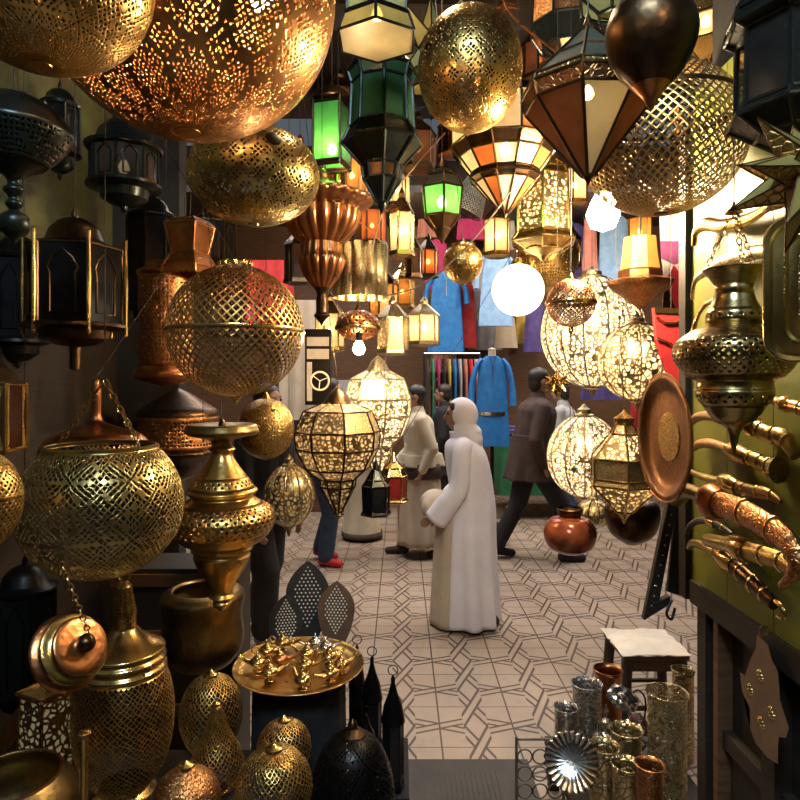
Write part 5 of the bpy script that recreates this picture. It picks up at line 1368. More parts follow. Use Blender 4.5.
t = thing('crumpled_foil', 'crumpled silver packet lying on top of the metal cups', 'packet', P(623, 699, 2.38))
bm = bmesh.new(); bmesh.ops.create_icosphere(bm, subdivisions=3, radius=1)
rnd = random.Random(5)
for v in bm.verts:
    q = 1 + .16 * sin(v.co.x * 7 + 2) * cos(v.co.y * 6) + rnd.uniform(-.07, .07); v.co = Vector((v.co.x * .062, v.co.y * .05, v.co.z * .04)) * q
mk('packet_body', bm, 'silverp', t, smooth=False); t.rotation_euler = (.3, .5, .2)
rnd = random.Random(9)
tk = [(598, 728, 2.12, 'upright'), (606, 716, 2.26, 'upper left'), (640, 724, 2.24, 'rightmost'), (629, 719, 2.3, 'upper right')]
for i, (px, py, d, w) in enumerate(tk):
    lb = ['little silver tiered ornament at the front left of the packet', 'little silver tiered ornament left of the crumpled packet', 'little silver tiered ornament nearest the tall basket cup', 'little silver tiered ornament right of the crumpled packet'][i]
    K = d / F; t = thing('silver_ornament', lb, 'ornament', (P(px, 0, d).x, d, ZT), 'small silver ornaments')
    h = H - (py - 12 - HY) * K - ZT
    bm = bmesh.new(); rev(bm, [(.0004, 0), (.018, 0), (.016, h * .5), (.006, h * .55), (.02, h * .62), (.024, h * .66), (.006, h * .7), (.016, h * .78), (.018, h * .82), (.004, h * .86), (.010, h * .92), (.0004, h)], 20, fn=6, amp=.2); mk('tiers', bm, 'silverp', t)
t = thing('metal_screen', 'openwork iron scroll screen standing at the left of the cups', 'screen', (P(540, 0, 2.25).x, 2.25, 0))
bm = bmesh.new()
for i in range(3):
    for j in range(5):
        torus(bm, .026, .003, 0, 16, 5, Rm=Matrix.Rotation(pi / 2, 3, 'X'), c=(-.055 + i * .055, 0, .10 + j * .062))
for x in (-.085, .085): tube(bm, [(x, 0, 0), (x, 0, .42)], .005, 6)
for z in (.07, .41): tube(bm, [(-.085, 0, z), (.085, 0, z)], .005, 6)
mk('scrollwork', bm, 'bronze2', t)
t = thing('hanging_bag', 'dark red bag with a looped handle hanging beneath the stool side', 'bag', (P(640, 0, 2.72).x, 2.75, 0))
bm = bmesh.new(); rev_s(bm, [(.0004, 0), (.06, 0), (.075, .06), (.06, .16), (.03, .22), (.0004, .24)], 1, 24, 3); mk('bag_body', bm, 'darkred', t)
bm = bmesh.new(); tube(bm, cat([(-.03, 0, .2), (-.035, 0, .3), (0, 0, .34), (.035, 0, .3), (.03, 0, .2)], 4), .004, 6); mk('handle', bm, 'iron', t)
# iron floor plate
t = thing('floor_grate', 'dark iron grate plate set in the paving at the bottom', 'grate', (.26, 2.62, 0))
bm = bmesh.new(); box(bm, (-.29, -.3, -.01), (.31, .18, .006)); mk('plate', bm, 'grate', t, smooth=False)
bm = bmesh.new()
for i in range(17): 
    x = -.2 + i * .022; box(bm, (x, -.26, .006), (x + .010, .10, .010))
mk('ribs', bm, 'grate', t, smooth=False)
for i, (nm, lo, hi) in enumerate((('kerb', (.58, 2.44, 0), (.66, 2.95, .01)),)): pass

# ------------------------------------------------------------------ string
def wire(label, pts, r=.003, m='string', n=6):
    o = Vector(pts[0]); bm = bmesh.new(); tube(bm, [v - o for v in cat(pts, n)], r, 6); ob = mk('hanging_string', bm, m, None); ob.location = o
    tag(ob, label, 'string')
wire('pale string running down from the brass lantern to the cream house lanterns', [P(510, 192, 1.8), P(478, 234, 1.82), P(445, 268, 1.9), P(415, 288, 2.0), P(385, 296, 2.1)], .0026)
wire('pale string stretched from the green lantern down to the wavy brass shade', [P(445, 133, 2.2), P(412, 170, 2.2), P(385, 206, 2.22), P(372, 250, 2.25)], .0026)
wire('orange lit cable running across the top behind the egg lamp', [P(498, -20, 2.1), P(508, 10, 2.08), P(530, 32, 2.02), P(558, 53, 1.9)], .004, 'copper')

# ------------------------------------------------------------------ clothes stall across the alley
def tunic(px, ytop, ybot, hw, d, m, label, sleeves=True, neck=True, catg='tunic', kind='hanging_tunic', sl=.5, group=None, trim=None, ang=0.0, belt=None):
    K = d / F; W = hw * K; Hh = (ybot - ytop) * K
    t = thing(kind, label, catg, P(px, ytop, d), group, (0, 0, ang))
    def bodymesh(xf, nz=14, nx=16, th=.05):
        bm = bmesh.new(); ring_prev = None
        for j in range(nz + 1):
            v = j / nz; w = W * xf(v); ring = []
            for k in range(nx * 2):
                a = 2 * pi * k / (nx * 2); fold = .022 * sin(a * 7 + v * 2) * v
                ring.append(bm.verts.new((w * cos(a), (th + fold) * sin(a) + fold * .8, -v * Hh)))
            if ring_prev:
                for k in range(len(ring)): bm.faces.new((ring_prev[k], ring_prev[(k + 1) % len(ring)], ring[(k + 1) % len(ring)], ring[k]))
            else: bm.faces.new(ring)
            ring_prev = ring
        bm.faces.new(ring_prev[::-1]); return bm
    gb = mk('garment_body', bodymesh(lambda v: .30 + .35 * min(v / .06, 1) + .28 * v), m, t)
    if sleeves:
        for s_ in (-1, 1):
            bm = bmesh.new(); tube(bm, cat([(s_ * W * .5, 0, -.035 * Hh), (s_ * W * .78, 0, -.12 * Hh), (s_ * W * 1.0, 0, -sl * .6 * Hh), (s_ * W * 1.05, 0, -sl * Hh)], 4), [.04, .055, .06, .07], 12, flat=.6); mk('sleeve', bm, m, t)
    if neck and trim:
        bm = bmesh.new(); tube(bm, [(-W * .16, -.045, 0), (0, -.058, -.12 * Hh), (W * .16, -.045, 0)], .006, 6); tube(bm, [(0, -.058, -.12 * Hh), (0, -.06, -.3 * Hh)], .006, 6); mk('neck_trim', bm, trim, gb)
    if belt:
        bm = bmesh.new(); rev(bm, [(W * .75, -.62 * Hh), (W * .76, -.66 * Hh)], 24); 
        for v in bm.verts: v.co.y *= .35
        mk('belt', bm, belt, t)
    bm = bmesh.new(); tube(bm, [(-W * .45, 0, -.02 * Hh), (0, 0, .05 * Hh), (W * .45, 0, -.02 * Hh)], .006, 5); tube(bm, [(0, 0, .05 * Hh), (0, 0, .05 * Hh + .06), (.02, 0, .05 * Hh + .08)], .004, 5); mk('hanger', bm, 'iron', t)
    return t
G = 'garments hung in the clothes stall'
tunic(446, 272, 352, 20, 8.6, 'blue', 'bright blue tunic hanging left in the clothes stall', trim='greyc', sl=.4)
tunic(465, 282, 348, 13, 8.85, 'red', 'red tunic hanging between the blue and the white one', sleeves=False)
tunic(485, 262, 350, 19, 9.1, 'greyc', 'long pale grey white robe behind the sky blue tunic', sl=.6)
tunic(496, 252, 326, 19, 8.4, 'ltblue', 'sky blue tunic beside the lit globe lamp', sl=.5)
tunic(506, 316, 348, 13, 8.75, 'beige', 'beige skirted garment below the sky blue tunic', sleeves=False)
tunic(437, 240, 290, 14, 8.8, 'pink', 'magenta garment showing behind the gold pierced globe', sleeves=False)
tunic(444, 346, 372, 16, 9.14, 'salmon', 'salmon pink garment under the bright blue tunic', sleeves=False)
tunic(535, 302, 352, 13, 8.7, 'purple', 'violet robe hanging right of the lit globe', sleeves=False)
tunic(523, 300, 344, 9, 9.05, 'yellowc', 'mustard scarf hanging beside the violet robe', sleeves=False, kind='hanging_scarf', catg='scarf')
tunic(472, 190, 240, 17, 8.9, 'pink', 'pink and red cloth above the long pale robe', sleeves=False)
tunic(430, 188, 238, 14, 8.9, 'salmon', 'salmon cloth high behind the green glass lantern', sleeves=False)
tunic(500, 190, 250, 18, 9.0, 'greyc', 'pale robe high behind the small brass lantern', sleeves=False)
tunic(614, 214, 300, 20, 8.7, 'ltblue', 'pale blue robe high behind the dazzling bulb', sleeves=False)
tunic(640, 210, 286, 16, 8.8, 'yellowc', 'golden yellow robe behind the amber topped copper cone', sleeves=False)
tunic(574, 224, 290, 18, 8.9, 'purple', 'striped violet robe behind the bulb and big melon lantern', sleeves=False)
tunic(590, 215, 290, 9, 8.6, 'salmon', 'narrow salmon cloth behind the dazzling bulb', sleeves=False)
# mannequin in blue
t = tunic(492, 356, 446, 20, 7.3, 'blue', 'blue belted dress on a headless dressmaker dummy in the stall', trim='silverp', belt='silverp', kind='dress_form', catg='mannequin', sl=.55)
K = 7.3 / F; bm = bmesh.new(); rev(bm, [(.05, -.02), (.045, .06), (.05, .08), (.0004, .1)], 16); mk('neck_stump', bm, 'beige', t)
zf = t.location.z; bm = bmesh.new(); tube(bm, [(0, 0, -.6), (0, 0, -zf + .03)], .02, 10); rev(bm, [(.0004, -zf + .03), (.16, -zf + .02), (.17, -zf)], 24); mk('stand', bm, 'iron', t)
# rail with clothes seen side on
RX0 = P(424, 0, 8.2).x; RX1 = P(480, 0, 8.2).x; RZ = P(0, 355, 8.2).z + .02
t = thing('clothes_rail', 'metal clothes rail holding a row of bright garments', 'clothes rail', (RX0, 8.2, 0))
bm = bmesh.new(); tube(bm, [(0, 0, RZ), (RX1 - RX0, 0, RZ)], .014, 8); mk('rail', bm, 'silverp', t)
for x in (0, RX1 - RX0): bm = bmesh.new(); tube(bm, [(x, 0, 0), (x, 0, RZ)], .014, 8); mk('post', bm, 'silverp', t)
cols = [('brown', 'brown'), ('greenc', 'green'), ('pink', 'magenta'), ('black', 'black'), ('yellowc', 'yellow'), ('blue', 'blue'), ('greyc', 'grey'), ('salmon', 'salmon'), ('red', 'scarlet'), ('cream', 'cream')]
for i, (m, nm) in enumerate(cols):
    x = RX0 + (i + .6) * (RX1 - RX0) / (len(cols) + .3)
    h = .95 + .1 * sin(i * 2.3)
    t = thing('hanging_garment', nm + ' garment hanging sideways on the clothes rail', 'garment', (x, 8.2, RZ - .014), 'garments on the clothes rail')
    bm = bmesh.new(); prev = None
    for j in range(9):
        v = j / 8; ring = [bm.verts.new(((.022 + .006 * sin(v * 5 + k)) * cos(2 * pi * k / 16), (.06 + .17 * min(v * 5, 1)) * sin(2 * pi * k / 16), -.06 - v * h)) for k in range(16)]
        if prev:
            for k in range(16): bm.faces.new((prev[k], prev[(k + 1) % 16], ring[(k + 1) % 16], ring[k]))
        else: bm.faces.new(ring)
        prev = ring
    bm.faces.new(prev[::-1]); mk('garment_body', bm, m, t)
    bm = bmesh.new(); tube(bm, [(0, 0, .0), (0, 0, -.08)], .004, 5); mk('hanger_hook', bm, 'iron', t)
# stacks of folded cloth and a bench at left
t = thing('cloth_counter', 'low counter with folded cloths left of the clothes rail', 'counter', (P(345, 0, 8.4).x, 8.4, 0))
bm = bmesh.new(); box(bm, (-1.1, -.3, 0), (.6, .3, 1.0)); mk('counter_body', bm, 'wood_b', t, smooth=False)
fc = ['blue', 'greenc', 'salmon', 'purple', 'red', 'greyc', 'yellowc', 'cream', 'pink', 'ltblue']
names = {'blue': 'blue', 'greenc': 'green', 'salmon': 'salmon', 'purple': 'violet', 'red': 'red', 'greyc': 'grey', 'yellowc': 'yellow', 'cream': 'cream', 'pink': 'magenta', 'ltblue': 'sky blue'}
for c_ in range(3):
    for r_ in range(4):
        m = fc[(c_ * 4 + r_ * 3) % 10]; bx = bmesh.new(); cbox(bx, (0, 0, .05), (.36, .34, .098)); bmesh.ops.bevel(bx, geom=bx.edges[:], offset=.03, segments=3, affect='EDGES')
        o = mk('folded_cloth', bx, m, None); o.location = (P(345, 0, 8.4).x - .6 + c_ * .45, 8.38, 1.0 + r_ * .1)
        tag(o, names[m] + ' folded cloth, ' + ['bottom', 'second', 'third', 'top'][r_] + ' of the ' + ['left', 'middle', 'right'][c_] + ' pile on the counter', 'cloth', 'folded cloths on the counter')
# right hand stall: printed cloths, green and black blurred heap
t = thing('market_table', 'table draped in green cloth behind the dark coated walker', 'table', (P(556, 0, 8.0).x, 8.0, 0))
bm = bmesh.new(); box(bm, (-.75, -.35, .95), (.75, .35, 1.0)); mk('table_top', bm, 'wood_b', t, smooth=False)
bm = bmesh.new(); box(bm, (-.77, -.37, .3), (.77, .37, .949)); mk('drape', bm, 'greenc', t, smooth=False)
for i, (x, m, lb) in enumerate(((-.5, 'purple', 'violet folded textile on the green draped table'), (-.1, 'red', 'red folded textile on the green draped table'), (.35, 'ltblue', 'sky blue folded textile on the green draped table'))):
    bx = bmesh.new(); cbox(bx, (0, 0, .06), (.34, .4, .12)); bmesh.ops.bevel(bx, geom=bx.edges[:], offset=.035, segments=3, affect='EDGES')
    o = mk('folded_textile', bx, m, None); o.location = (P(556, 0, 8.0).x + x, 8.0, 1.0); tag(o, lb, 'cloth', 'folded textiles on the green table')
# carpets and cloths further right
for px, y0, y1, hw, m, lb in ((610, 372, 400, 30, 'purple', 'violet patterned textile hanging behind the lit melon lanterns'), (655, 385, 432, 26, 'red', 'red patterned textile hanging beside the copper plate'), (628, 330, 380, 22, 'ltblue', 'pale blue textile behind the ribbed melon lantern'), (690, 215, 330, 22, 'cream', 'cream curtain behind the leather banner'), (300, 300, 420, 22, 'beige', 'beige curtain behind the silvery melon lantern'), (345, 380, 455, 30, 'greyc', 'grey curtain behind the bronze panelled lantern'), (270, 260, 330, 26, 'red', 'red and white cloth glimpsed between lattice globe and copper cup')):
    cloth_strip(px, y0, y1, hw, (7.5 + (px * 7 % 11) * .05) if px != 690 else 4.2, lb, m)
# ------------------------------------------------------------------ people
def caps(bm, p0, r0, p1, r1, n=10):
    p0 = Vector(p0); p1 = Vector(p1); ax = p1 - p0; L = ax.length
    if L < 1e-5: ax = Vector((0, 0, 1)); L = 1e-5
    R = ax.normalized().to_track_quat('Z', 'Y').to_matrix()
    pr = [(r0 * sin(a), -r0 * cos(a)) for a in (.02, .5, 1.0, 1.35)] + [(r1 * sin(a), L - r1 * cos(a)) for a in (1.8, 2.15, 2.65, pi - .02)]
    rings = []
    for r, z in pr: rings.append([bm.verts.new(R @ Vector((r * cos(2 * pi * k / 14), r * sin(2 * pi * k / 14), z)) + p0) for k in range(14)])
    for A, B_ in zip(rings, rings[1:]):
        for k in range(14): bm.faces.new((A[k], A[(k + 1) % 14], B_[(k + 1) % 14], B_[k]))
    bm.faces.new(rings[0][::-1]); bm.faces.new(rings[-1])
def ell(bm, c, r, R=None):
    q = bmesh.ops.create_icosphere(bm, subdivisions=3, radius=1)
    for v in q['verts']:
        w = Vector((v.co.x * r[0], v.co.y * r[1], v.co.z * r[2]))
        if R: w = R @ w
        v.co = w + Vector(c)
def fuse(name, bm, mat, parent, voxel=.008, smooth=4):
    me = bpy.data.meshes.new('tmp'); bm.to_mesh(me); bm.free()
    o = bpy.data.objects.new('tmp', me); C.objects.link(o)
    m = o.modifiers.new('r', 'REMESH'); m.mode = 'VOXEL'; m.voxel_size = voxel
    s = o.modifiers.new('s', 'SMOOTH'); s.factor = .5; s.iterations = smooth
    dg = bpy.context.evaluated_depsgraph_get(); ev = o.evaluated_get(dg)
    m2 = bpy.data.meshes.new_from_object(ev); bpy.data.objects.remove(o)
    m2.name = name; m2.materials.clear(); m2.materials.append(M[mat])
    for p in m2.polygons: p.use_smooth = True
    ob = bpy.data.objects.new(name, m2); C.objects.link(ob); ob.parent = parent
    return ob

def person(px, d, h, face, label, stride=.25, arms=((.1, -.05), (.25, .1)), skinm='skin', hair=True, wear=None, head_turn=0, lean=.03):
    """local +x is forward. arms: per side (elbow forward, wrist forward); heights follow from the swing"""
    s = h / 1.7; t = thing('person', label, 'person', (P(px, 0, d).x, d, 0), None, (0, 0, face))
    t.scale = (s, s, s)
    J = {}
    J['hip'] = Vector((0, 0, .93)); J['chest'] = Vector((lean, 0, 1.28)); J['neck'] = Vector((lean * 1.3, 0, 1.45)); J['head'] = Vector((lean * 1.6 + .015, 0, 1.585))
    for sd, f in ((-1, stride), (1, -stride * .8)):
        J['hipj', sd] = Vector((0, sd * .09, .90)); J['knee', sd] = Vector((f * .62 + .05, sd * .095, .49)); J['ankle', sd] = Vector((f - (.02 if f > 0 else .05), sd * .095, .085 + (.03 if f < 0 else 0)))
        J['toe', sd] = J['ankle', sd] + Vector((.14, sd * .015, -.055 - (.03 if f < 0 else 0)))
    bm = bmesh.new()
    caps(bm, J['hip'], .125, (lean * .5, 0, 1.08), .118); caps(bm, (lean * .5, .03, 1.08), .105, J['chest'] + Vector((0, .05, 0)), .11); caps(bm, (lean * .5, -.03, 1.08), .105, J['chest'] + Vector((0, -.05, 0)), .11)
    caps(bm, J['chest'] + Vector((0, .13, .08)), .055, J['chest'] + Vector((0, -.13, .08)), .055)
    caps(bm, J['chest'] + Vector((0, 0, .1)), .06, J['neck'] + Vector((0, 0, .05)), .05)
    for sd in (-1, 1):
        caps(bm, J['hipj', sd], .09, J['knee', sd], .056); caps(bm, J['knee', sd], .055, J['ankle', sd], .036)
        ell(bm, J['knee', sd].lerp(J['ankle', sd], .3) + Vector((-.018, 0, 0)), (.045, .045, .11))
        caps(bm, J['ankle', sd] + Vector((-.03, 0, -.04)), .036, J['toe', sd], .028)
        ef, wf = arms[0 if sd < 0 else 1]
        sh = J['chest'] + Vector((0, sd * .18, .07)); el = sh + Vector((ef, sd * .05, -sqrt(max(.28 ** 2 - ef ** 2, .01)))); dw = wf - ef
        wr = el + Vector((dw, -sd * .03, -sqrt(max(.25 ** 2 - dw ** 2, .0004)) if abs(dw) < .25 else .0)); J['sh', sd] = sh; J['el', sd] = el; J['wr', sd] = wr
        caps(bm, sh, .052, el, .04); caps(bm, el, .039, wr, .026)
        dr = (wr - el).normalized(); side = Vector((0, 1, 0)); nrm = dr.cross(side).normalized()
        pc = wr + dr * .05; caps(bm, wr, .024, wr + dr * .075, .026)
        for k, (o_, L_) in enumerate(((-.027, .062), (-.009, .072), (.009, .068), (.027, .052))):
            b0 = wr + dr * .085 + nrm * o_; b1 = b0 + dr * L_ * .55 - side * sd * .008; b2 = b1 + dr * L_ * .45 - side * sd * .022
            caps(bm, b0, .0105, b1, .0095); caps(bm, b1, .0095, b2, .008)
        th0 = wr + dr * .03 - nrm * .02; th1 = th0 + dr * .04 - nrm * .03 - side * sd * .012; caps(bm, th0, .012, th1, .0105); caps(bm, th1, .0105, th1 + dr * .03 - nrm * .004, .009)
    hd = J['head']; R = Matrix.Rotation(head_turn, 3, 'Z')
    ell(bm, hd + R @ Vector((-.008, 0, .02)), (.095, .076, .092), R); ell(bm, hd + R @ Vector((.018, 0, -.035)), (.07, .058, .078), R)
    ell(bm, hd + R @ Vector((.04, 0, -.085)), (.034, .032, .026), R)
    caps(bm, hd + R @ Vector((.082, 0, .015)), .010, hd + R @ Vector((.104, 0, -.022)), .015)
    ell(bm, hd + R @ Vector((.086, 0, -.055)), (.010, .024, .0075), R); ell(bm, hd + R @ Vector((.084, 0, -.068)), (.011, .021, .008), R)
    for sd in (-1, 1):
        ell(bm, hd + R @ Vector((0, sd * .078, -.005)), (.02, .009, .032), R); ell(bm, hd + R @ Vector((.078, sd * .03, .032)), (.012, .022, .006), R)
    bod = fuse('body', bm, skinm, t, .0085, 3)
    bm = bmesh.new()
    for sd in (-1, 1): ell(bm, hd + R @ Vector((.079, sd * .031, .010)), (.009, .014, .009), R)
    mk('eyes', bm, 'black', bod)
    if hair:
        bm = bmesh.new(); ell(bm, hd + R @ Vector((-.02, 0, .038)), (.098, .086, .09), R); ell(bm, hd + R @ Vector((-.05, 0, -.02)), (.062, .076, .08), R); fuse('hair', bm, 'hair', t, .01, 4)
    return t, J

def legs_cloth(t, J, mat, r=(.115, .085, .07), name='trousers', low=0.0):
    bm = bmesh.new(); caps(bm, J['hip'] + Vector((0, 0, .06)), .14, J['hip'] + Vector((0, 0, -.04)), .15)
    for sd in (-1, 1):
        a = J['knee', sd].lerp(J['ankle', sd], 1 - low); caps(bm, J['hipj', sd], r[0], J['knee', sd], r[1]); caps(bm, J['knee', sd], r[1], a, r[2])
    fuse(name, bm, mat, t, .012, 4)
def coat(t, J, mat, bottom=.75, r=.15, name='coat', collar=True):
    bm = bmesh.new(); ch = J['chest']
    caps(bm, ch + Vector((0, .15, .08)), .075, ch + Vector((0, -.15, .08)), .075)
    for y in (-.05, .05): caps(bm, ch + Vector((0, y, .0)), r * .95, (.0, y, 1.0), r * .92)
    for sd in (-1, 1): caps(bm, J['sh', sd], .07, J['el', sd], .06); caps(bm, J['el', sd], .06, J['el', sd].lerp(J['wr', sd], .92), .046)
    if collar: caps(bm, ch + Vector((0, 0, .12)), .085, J['neck'], .072)
    ct = fuse(name, bm, mat, t, .012, 5)
    sk = robe(t, [(bottom, 0, r * 1.38, r * 1.35), (bottom + .12, 0, r * 1.25, r * 1.28), (1.0, 0, r * 1.08, r * 1.22), (1.12, 0, r * 1.0, r * 1.15)], mat, name + '_skirt', .03, 7); sk.parent = ct
def shoes(t, J, mat, sole=None):
    for sd in (-1, 1):
        bm = bmesh.new(); a = J['ankle', sd]; tz = J['toe', sd]
        caps(bm, (a.x - .035, a.y, max(a.z - .042, .045)), .044, (tz.x, tz.y, .036), .034); ell(bm, (a.x, a.y, a.z), (.05, .045, .05))
        for v in bm.verts: v.co.z = max(v.co.z, .002)
        fuse('shoe', bm, mat, t, .009, 2)
def robe(t, rings, mat, name='robe', fold=.03, nf=9, seg=64):
    """rings: (z, cx, rx, ry) from the hem up"""
    bm = bmesh.new(); prev = None; P_ = cat([(a, b, c) for a, b, c, _ in rings], 5); Q_ = cat([(a, d_, 0) for a, _, _, d_ in rings], 5)
    z0 = rings[0][0]; z1 = rings[-1][0]
    for p, q in zip(P_, Q_):
        z, cx, rx = p; ry = q[1]; f = fold * max(0, 1 - (z - z0) / (z1 - z0) * 1.15)
        ring = [bm.verts.new((cx + rx * (1 + f * 2.2 * sin(nf * a + z * 1.5) + f * sin(nf * 1.7 * a)) * cos(a), ry * (1 + f * 2.2 * sin(nf * a + z * 1.5)) * sin(a), z)) for a in [2 * pi * k / seg for k in range(seg)]]
        if prev:
            for k in range(seg): bm.faces.new((prev[k], prev[(k + 1) % seg], ring[(k + 1) % seg], ring[k]))
        prev = ring
    return mk(name, bm, mat, t, solid=.006)
def sleeve(t, J, mat, wide=.1, name='sleeve', r0=.08, drop=.04):
    for sd in (-1, 1):
        bm = bmesh.new(); e = J['el', sd]; w = J['wr', sd]
        tube(bm, cat([J['sh', sd] + Vector((0, -sd * .05, .01)), J['sh', sd] + Vector((.01, sd * .01, -.03)), e, e.lerp(w, .5) + Vector((0, 0, -drop * .5)), e.lerp(w, 1.0) + Vector((0, 0, -drop))], 4), [r0, r0 * .95, wide * .8, wide * .95, wide], 18, caps=False)
        mk(name, bm, mat, t, solid=.006)

# woman in the white hooded djellaba
W = 1.57
t, J = person(469, 4.36, W, pi - .12, 'person walking left in a long white hooded robe', .12, ((.0, .17), (.03, .2)), hair=True, lean=.04)
robe(t, [(.03, .0, .225, .22), (.25, .0, .215, .21), (.6, .0, .20, .2), (.85, -.01, .19, .19), (1.0, -.02, .165, .185), (1.15, .0, .165, .19), (1.28, .025, .158, .2), (1.37, .045, .132, .175), (1.42, .04, .09, .11), (1.46, .05, .072, .085)], 'white', 'djellaba_robe', .04, 8)
bm = bmesh.new(); prev = None; seg = 26
for q in cat([(.02, .045, .25), (.3, .045, .235), (.6, .04, .22), (.9, .035, .20), (1.0, .03, .175)], 5):
    ring = [bm.verts.new((q[1] + q[2] * (1 + .03 * sin(9 * a)) * cos(a), .205 * (1 + .03 * sin(9 * a)) * sin(a), q[0])) for a in [(-1.15 + 2.3 * k / seg) for k in range(seg + 1)]]
    if prev:
        for k in range(seg): bm.faces.new((prev[k], prev[k + 1], ring[k + 1], ring[k]))
    prev = ring
mk('front_panel', bm, 'beige', t, solid=.006)
sleeve(t, J, 'white', .088, r0=.072, drop=.06)
bm = bmesh.new(); ell(bm, J['head'] + Vector((-.025, 0, .0)), (.125, .108, .135)); caps(bm, J['head'] + Vector((-.03, 0, -.10)), .105, J['neck'] + Vector((-.03, 0, -.05)), .13); caps(bm, J['neck'] + Vector((-.07, 0, -.02)), .09, J['chest'] + Vector((-.13, 0, -.1)), .03)
me_bm = bm
o = fuse('hood', bm, 'white', t, .011, 4)
b2 = bmesh.new(); b2.from_mesh(o.data); hd = J['head']
bmesh.ops.delete(b2, geom=[v for v in b2.verts if v.co.x > hd.x + .035 and abs(v.co.y) < .085 and hd.z - .12 < v.co.z < hd.z + .085], context='VERTS'); b2.to_mesh(o.data); b2.free()
sm_ = o.modifiers.new('thickness', 'SOLIDIFY'); sm_.thickness = .006
shoes(t, J, 'black')
bm = bmesh.new(); ell(bm, (.13, .0, .975), (.105, .15, .085)); ell(bm, (.11, .02, .90), (.09, .13, .11)); ell(bm, (.18, -.05, .95), (.07, .10, .08)); ell(bm, (.16, .09, .93), (.07, .08, .09)); o = fuse('cloth_bundle', bm, 'beige', None, .012, 4); o.name = 'cloth_bundle'
o.matrix_world = Matrix.Translation((P(468, 0, 4.36).x, 4.36, 0)) @ Matrix.Rotation(pi - .12, 4, 'Z') @ Matrix.Scale(W / 1.7, 4) @ Matrix.Translation((.12, 0, -.04))
tag(o, 'beige cloth bundle held at the waist by the white robed walker', 'bundle')

# walker in cream at the left
t, J = person(421, 6.1, 1.66, pi + .15, 'person walking away in a cream jacket over a pale robe', .2, ((.02, .2), (-.1, .0)), lean=.03)
robe(t, [(.12, .0, .22, .22), (.5, 0, .2, .2), (.9, 0, .18, .19), (1.1, 0, .16, .18), (1.3, .02, .13, .17)], 'beige', 'long_robe', .04, 9)
coat(t, J, 'cream', .9, .165, 'jacket'); shoes(t, J, 'brown')
bm = bmesh.new(); rev(bm, [(.21, .78), (.22, .86), (.215, .93)], 32); mk('waist_sash', bm, 'brown', t, solid=.01)
# tall person in dark coat
t, J = person(532, 5.95, 1.82, .1, 'tall person striding right in a dark brown coat and black trousers', .30, ((-.08, .0), (.12, .28)), lean=.04)
legs_cloth(t, J, 'black', low=.04); coat(t, J, 'brown', .72, .175); shoes(t, J, 'black')
# jeans and red sneakers
t, J = person(326, 5.85, 1.72, -.3, 'person in blue jeans and red sneakers behind the bronze panelled lantern', .06, ((.05, .1), (.0, .1)))
legs_cloth(t, J, 'navy', (.11, .085, .075), low=.02); coat(t, J, 'black', .82, .155); shoes(t, J, 'red')
# cream robe hem
t, J = person(362, 6.75, 1.7, .3, 'person in a cream robe with dark hem below the small black lantern', .05, ((.05, .1), (.05, .15)))
robe(t, [(.05, 0, .21, .21), (.3, 0, .185, .19), (.8, 0, .17, .18), (1.15, 0, .15, .18), (1.32, .02, .12, .16), (1.4, .03, .08, .08)], 'cream', 'robe', .02, 7); sleeve(t, J, 'cream', .07)
bm = bmesh.new(); rev(bm, [(.222, .035), (.224, .05), (.218, .09)], 40); mk('dark_hem', bm, 'brown', t, solid=.006); shoes(t, J, 'brown')
# dark trousers behind the urn
t, J = person(262, 4.15, 1.68, -.6, 'person in dark trousers and light shoes partly hidden by the urn lamp', .14, ((.05, .12), (.0, .1)))
legs_cloth(t, J, 'black', (.115, .095, .085), low=.08); coat(t, J, 'black', .82, .16); shoes(t, J, 'greyc')
# head and shoulders deeper in the crowd
t, J = person(566, 7.3, 1.68, 2.6, 'person in a grey jacket in the crowd behind the lit melon lantern', .1, ((.05, .12), (.0, .1)))
legs_cloth(t, J, 'navy'); coat(t, J, 'greyc', .85, .16); shoes(t, J, 'black')
t, J = person(448, 7.5, 1.66, 2.9, 'person in a black and teal scarf dress between the cream and white walkers', .12, ((.05, .12), (.0, .1)))
legs_cloth(t, J, 'black'); coat(t, J, 'black', .6, .16)
bm = bmesh.new(); tube(bm, cat([(.13, .05, 1.42), (.19, .03, 1.2), (.2, .02, .95)], 4), .035, 8, flat=.4); mk('teal_scarf', bm, 'blue', t); shoes(t, J, 'black')

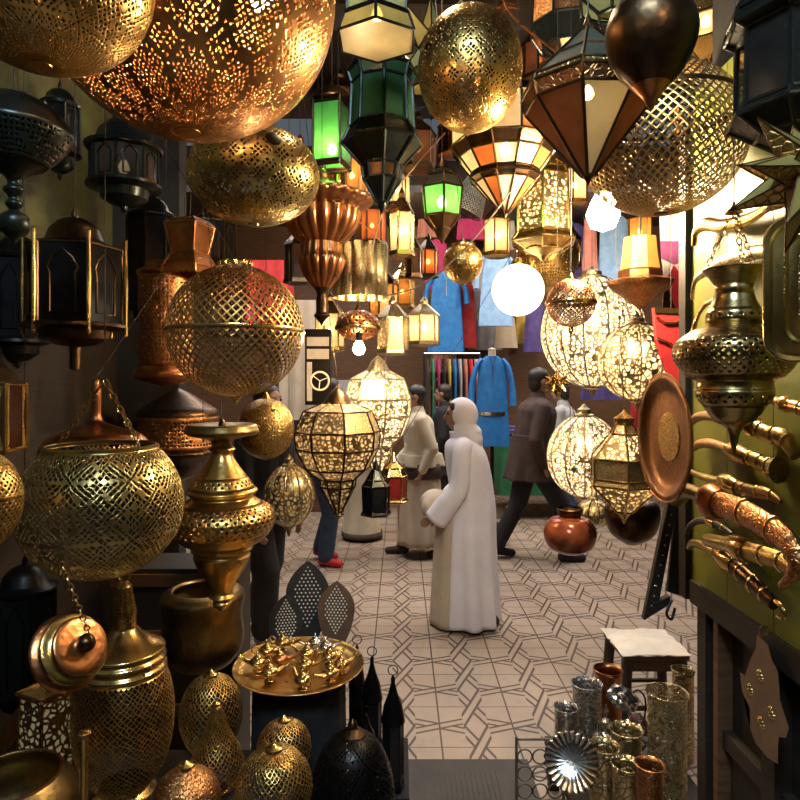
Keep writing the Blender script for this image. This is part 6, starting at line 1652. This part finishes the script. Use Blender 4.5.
# ------------------------------------------------------------------ light
def area(loc, rot, size, sy, power, col, name):
    L = bpy.data.lights.new(name, 'AREA'); L.shape = 'RECTANGLE'; L.size = size; L.size_y = sy; L.energy = power; L.color = col
    o = bpy.data.objects.new(name, L); o.location = loc; o.rotation_euler = rot; C.objects.link(o); return o
area((.3, 5.9, 5.0), (0, 0, 0), 6.5, 2.6, 370, (1, .92, .86), 'alley_daylight')
area((-.1, -.1, 3.25), (math.radians(28), 0, 0), .6, .5, 52, (.60, .84, 1), 'roof_opening_daylight')
lamp((.42, .15, 2.45), 7.5, (1, .72, .42), .035)
lamp((-.35, .1, 2.3), 3, (1, .68, .38), .035)  # added fill light behind the camera, no lamp known here
lamp((.05, 2.1, 3.24), 24, (1, .74, .46), .04)  # added fill light above the view, belongs to no lamp
for px, py, d, lb in ((384, 205, 7.6, 'small added bulb high in the clothes stall above the bronze lanterns'), (560, 200, 7.5, 'small added bulb high in the clothes stall behind the tall brass lantern'), (690, 250, 7.2, 'small added bulb far right in the clothes stall')):
    t = thing('hanging_bulb', lb, 'bulb', P(px, py, d)); bulb_part(t, (0, 0, 0), .05, 70, (1, .8, .56)); cord(t, .139, top=4.0)  # bulbs added to brighten the stall
string_cords()
w = bpy.data.worlds.new('World'); bpy.context.scene.world = w; w.use_nodes = True
nt = w.node_tree; nt.nodes['Background'].inputs[0].default_value = (.75, .87, 1, 1); nt.nodes['Background'].inputs[1].default_value = .12

# ------------------------------------------------------------------ camera
cam = bpy.data.cameras.new('camera'); co = bpy.data.objects.new('camera', cam); C.objects.link(co)
co.location = (0, 0, H); co.rotation_euler = (pi / 2, 0, 0)
cam.sensor_width = 36; cam.lens = 36 * F / 800; cam.shift_y = -(400 - HY) / 800; cam.clip_start = .05
sc = bpy.context.scene; sc.camera = co
sc.view_settings.view_transform = 'Standard'; sc.view_settings.look = 'None'; sc.view_settings.gamma = 1; sc.view_settings.use_curve_mapping = False
sc.view_settings.exposure = 0.0
cy = sc.cycles; cy.use_denoising = True; cy.denoiser = 'OPENIMAGEDENOISE'
cy.max_bounces = 7; cy.diffuse_bounces = 3; cy.glossy_bounces = 4; cy.transmission_bounces = 4; cy.transparent_max_bounces = 10
cy.sample_clamp_indirect = 6; cy.caustics_reflective = False; cy.caustics_refractive = False; cy.blur_glossy = .6
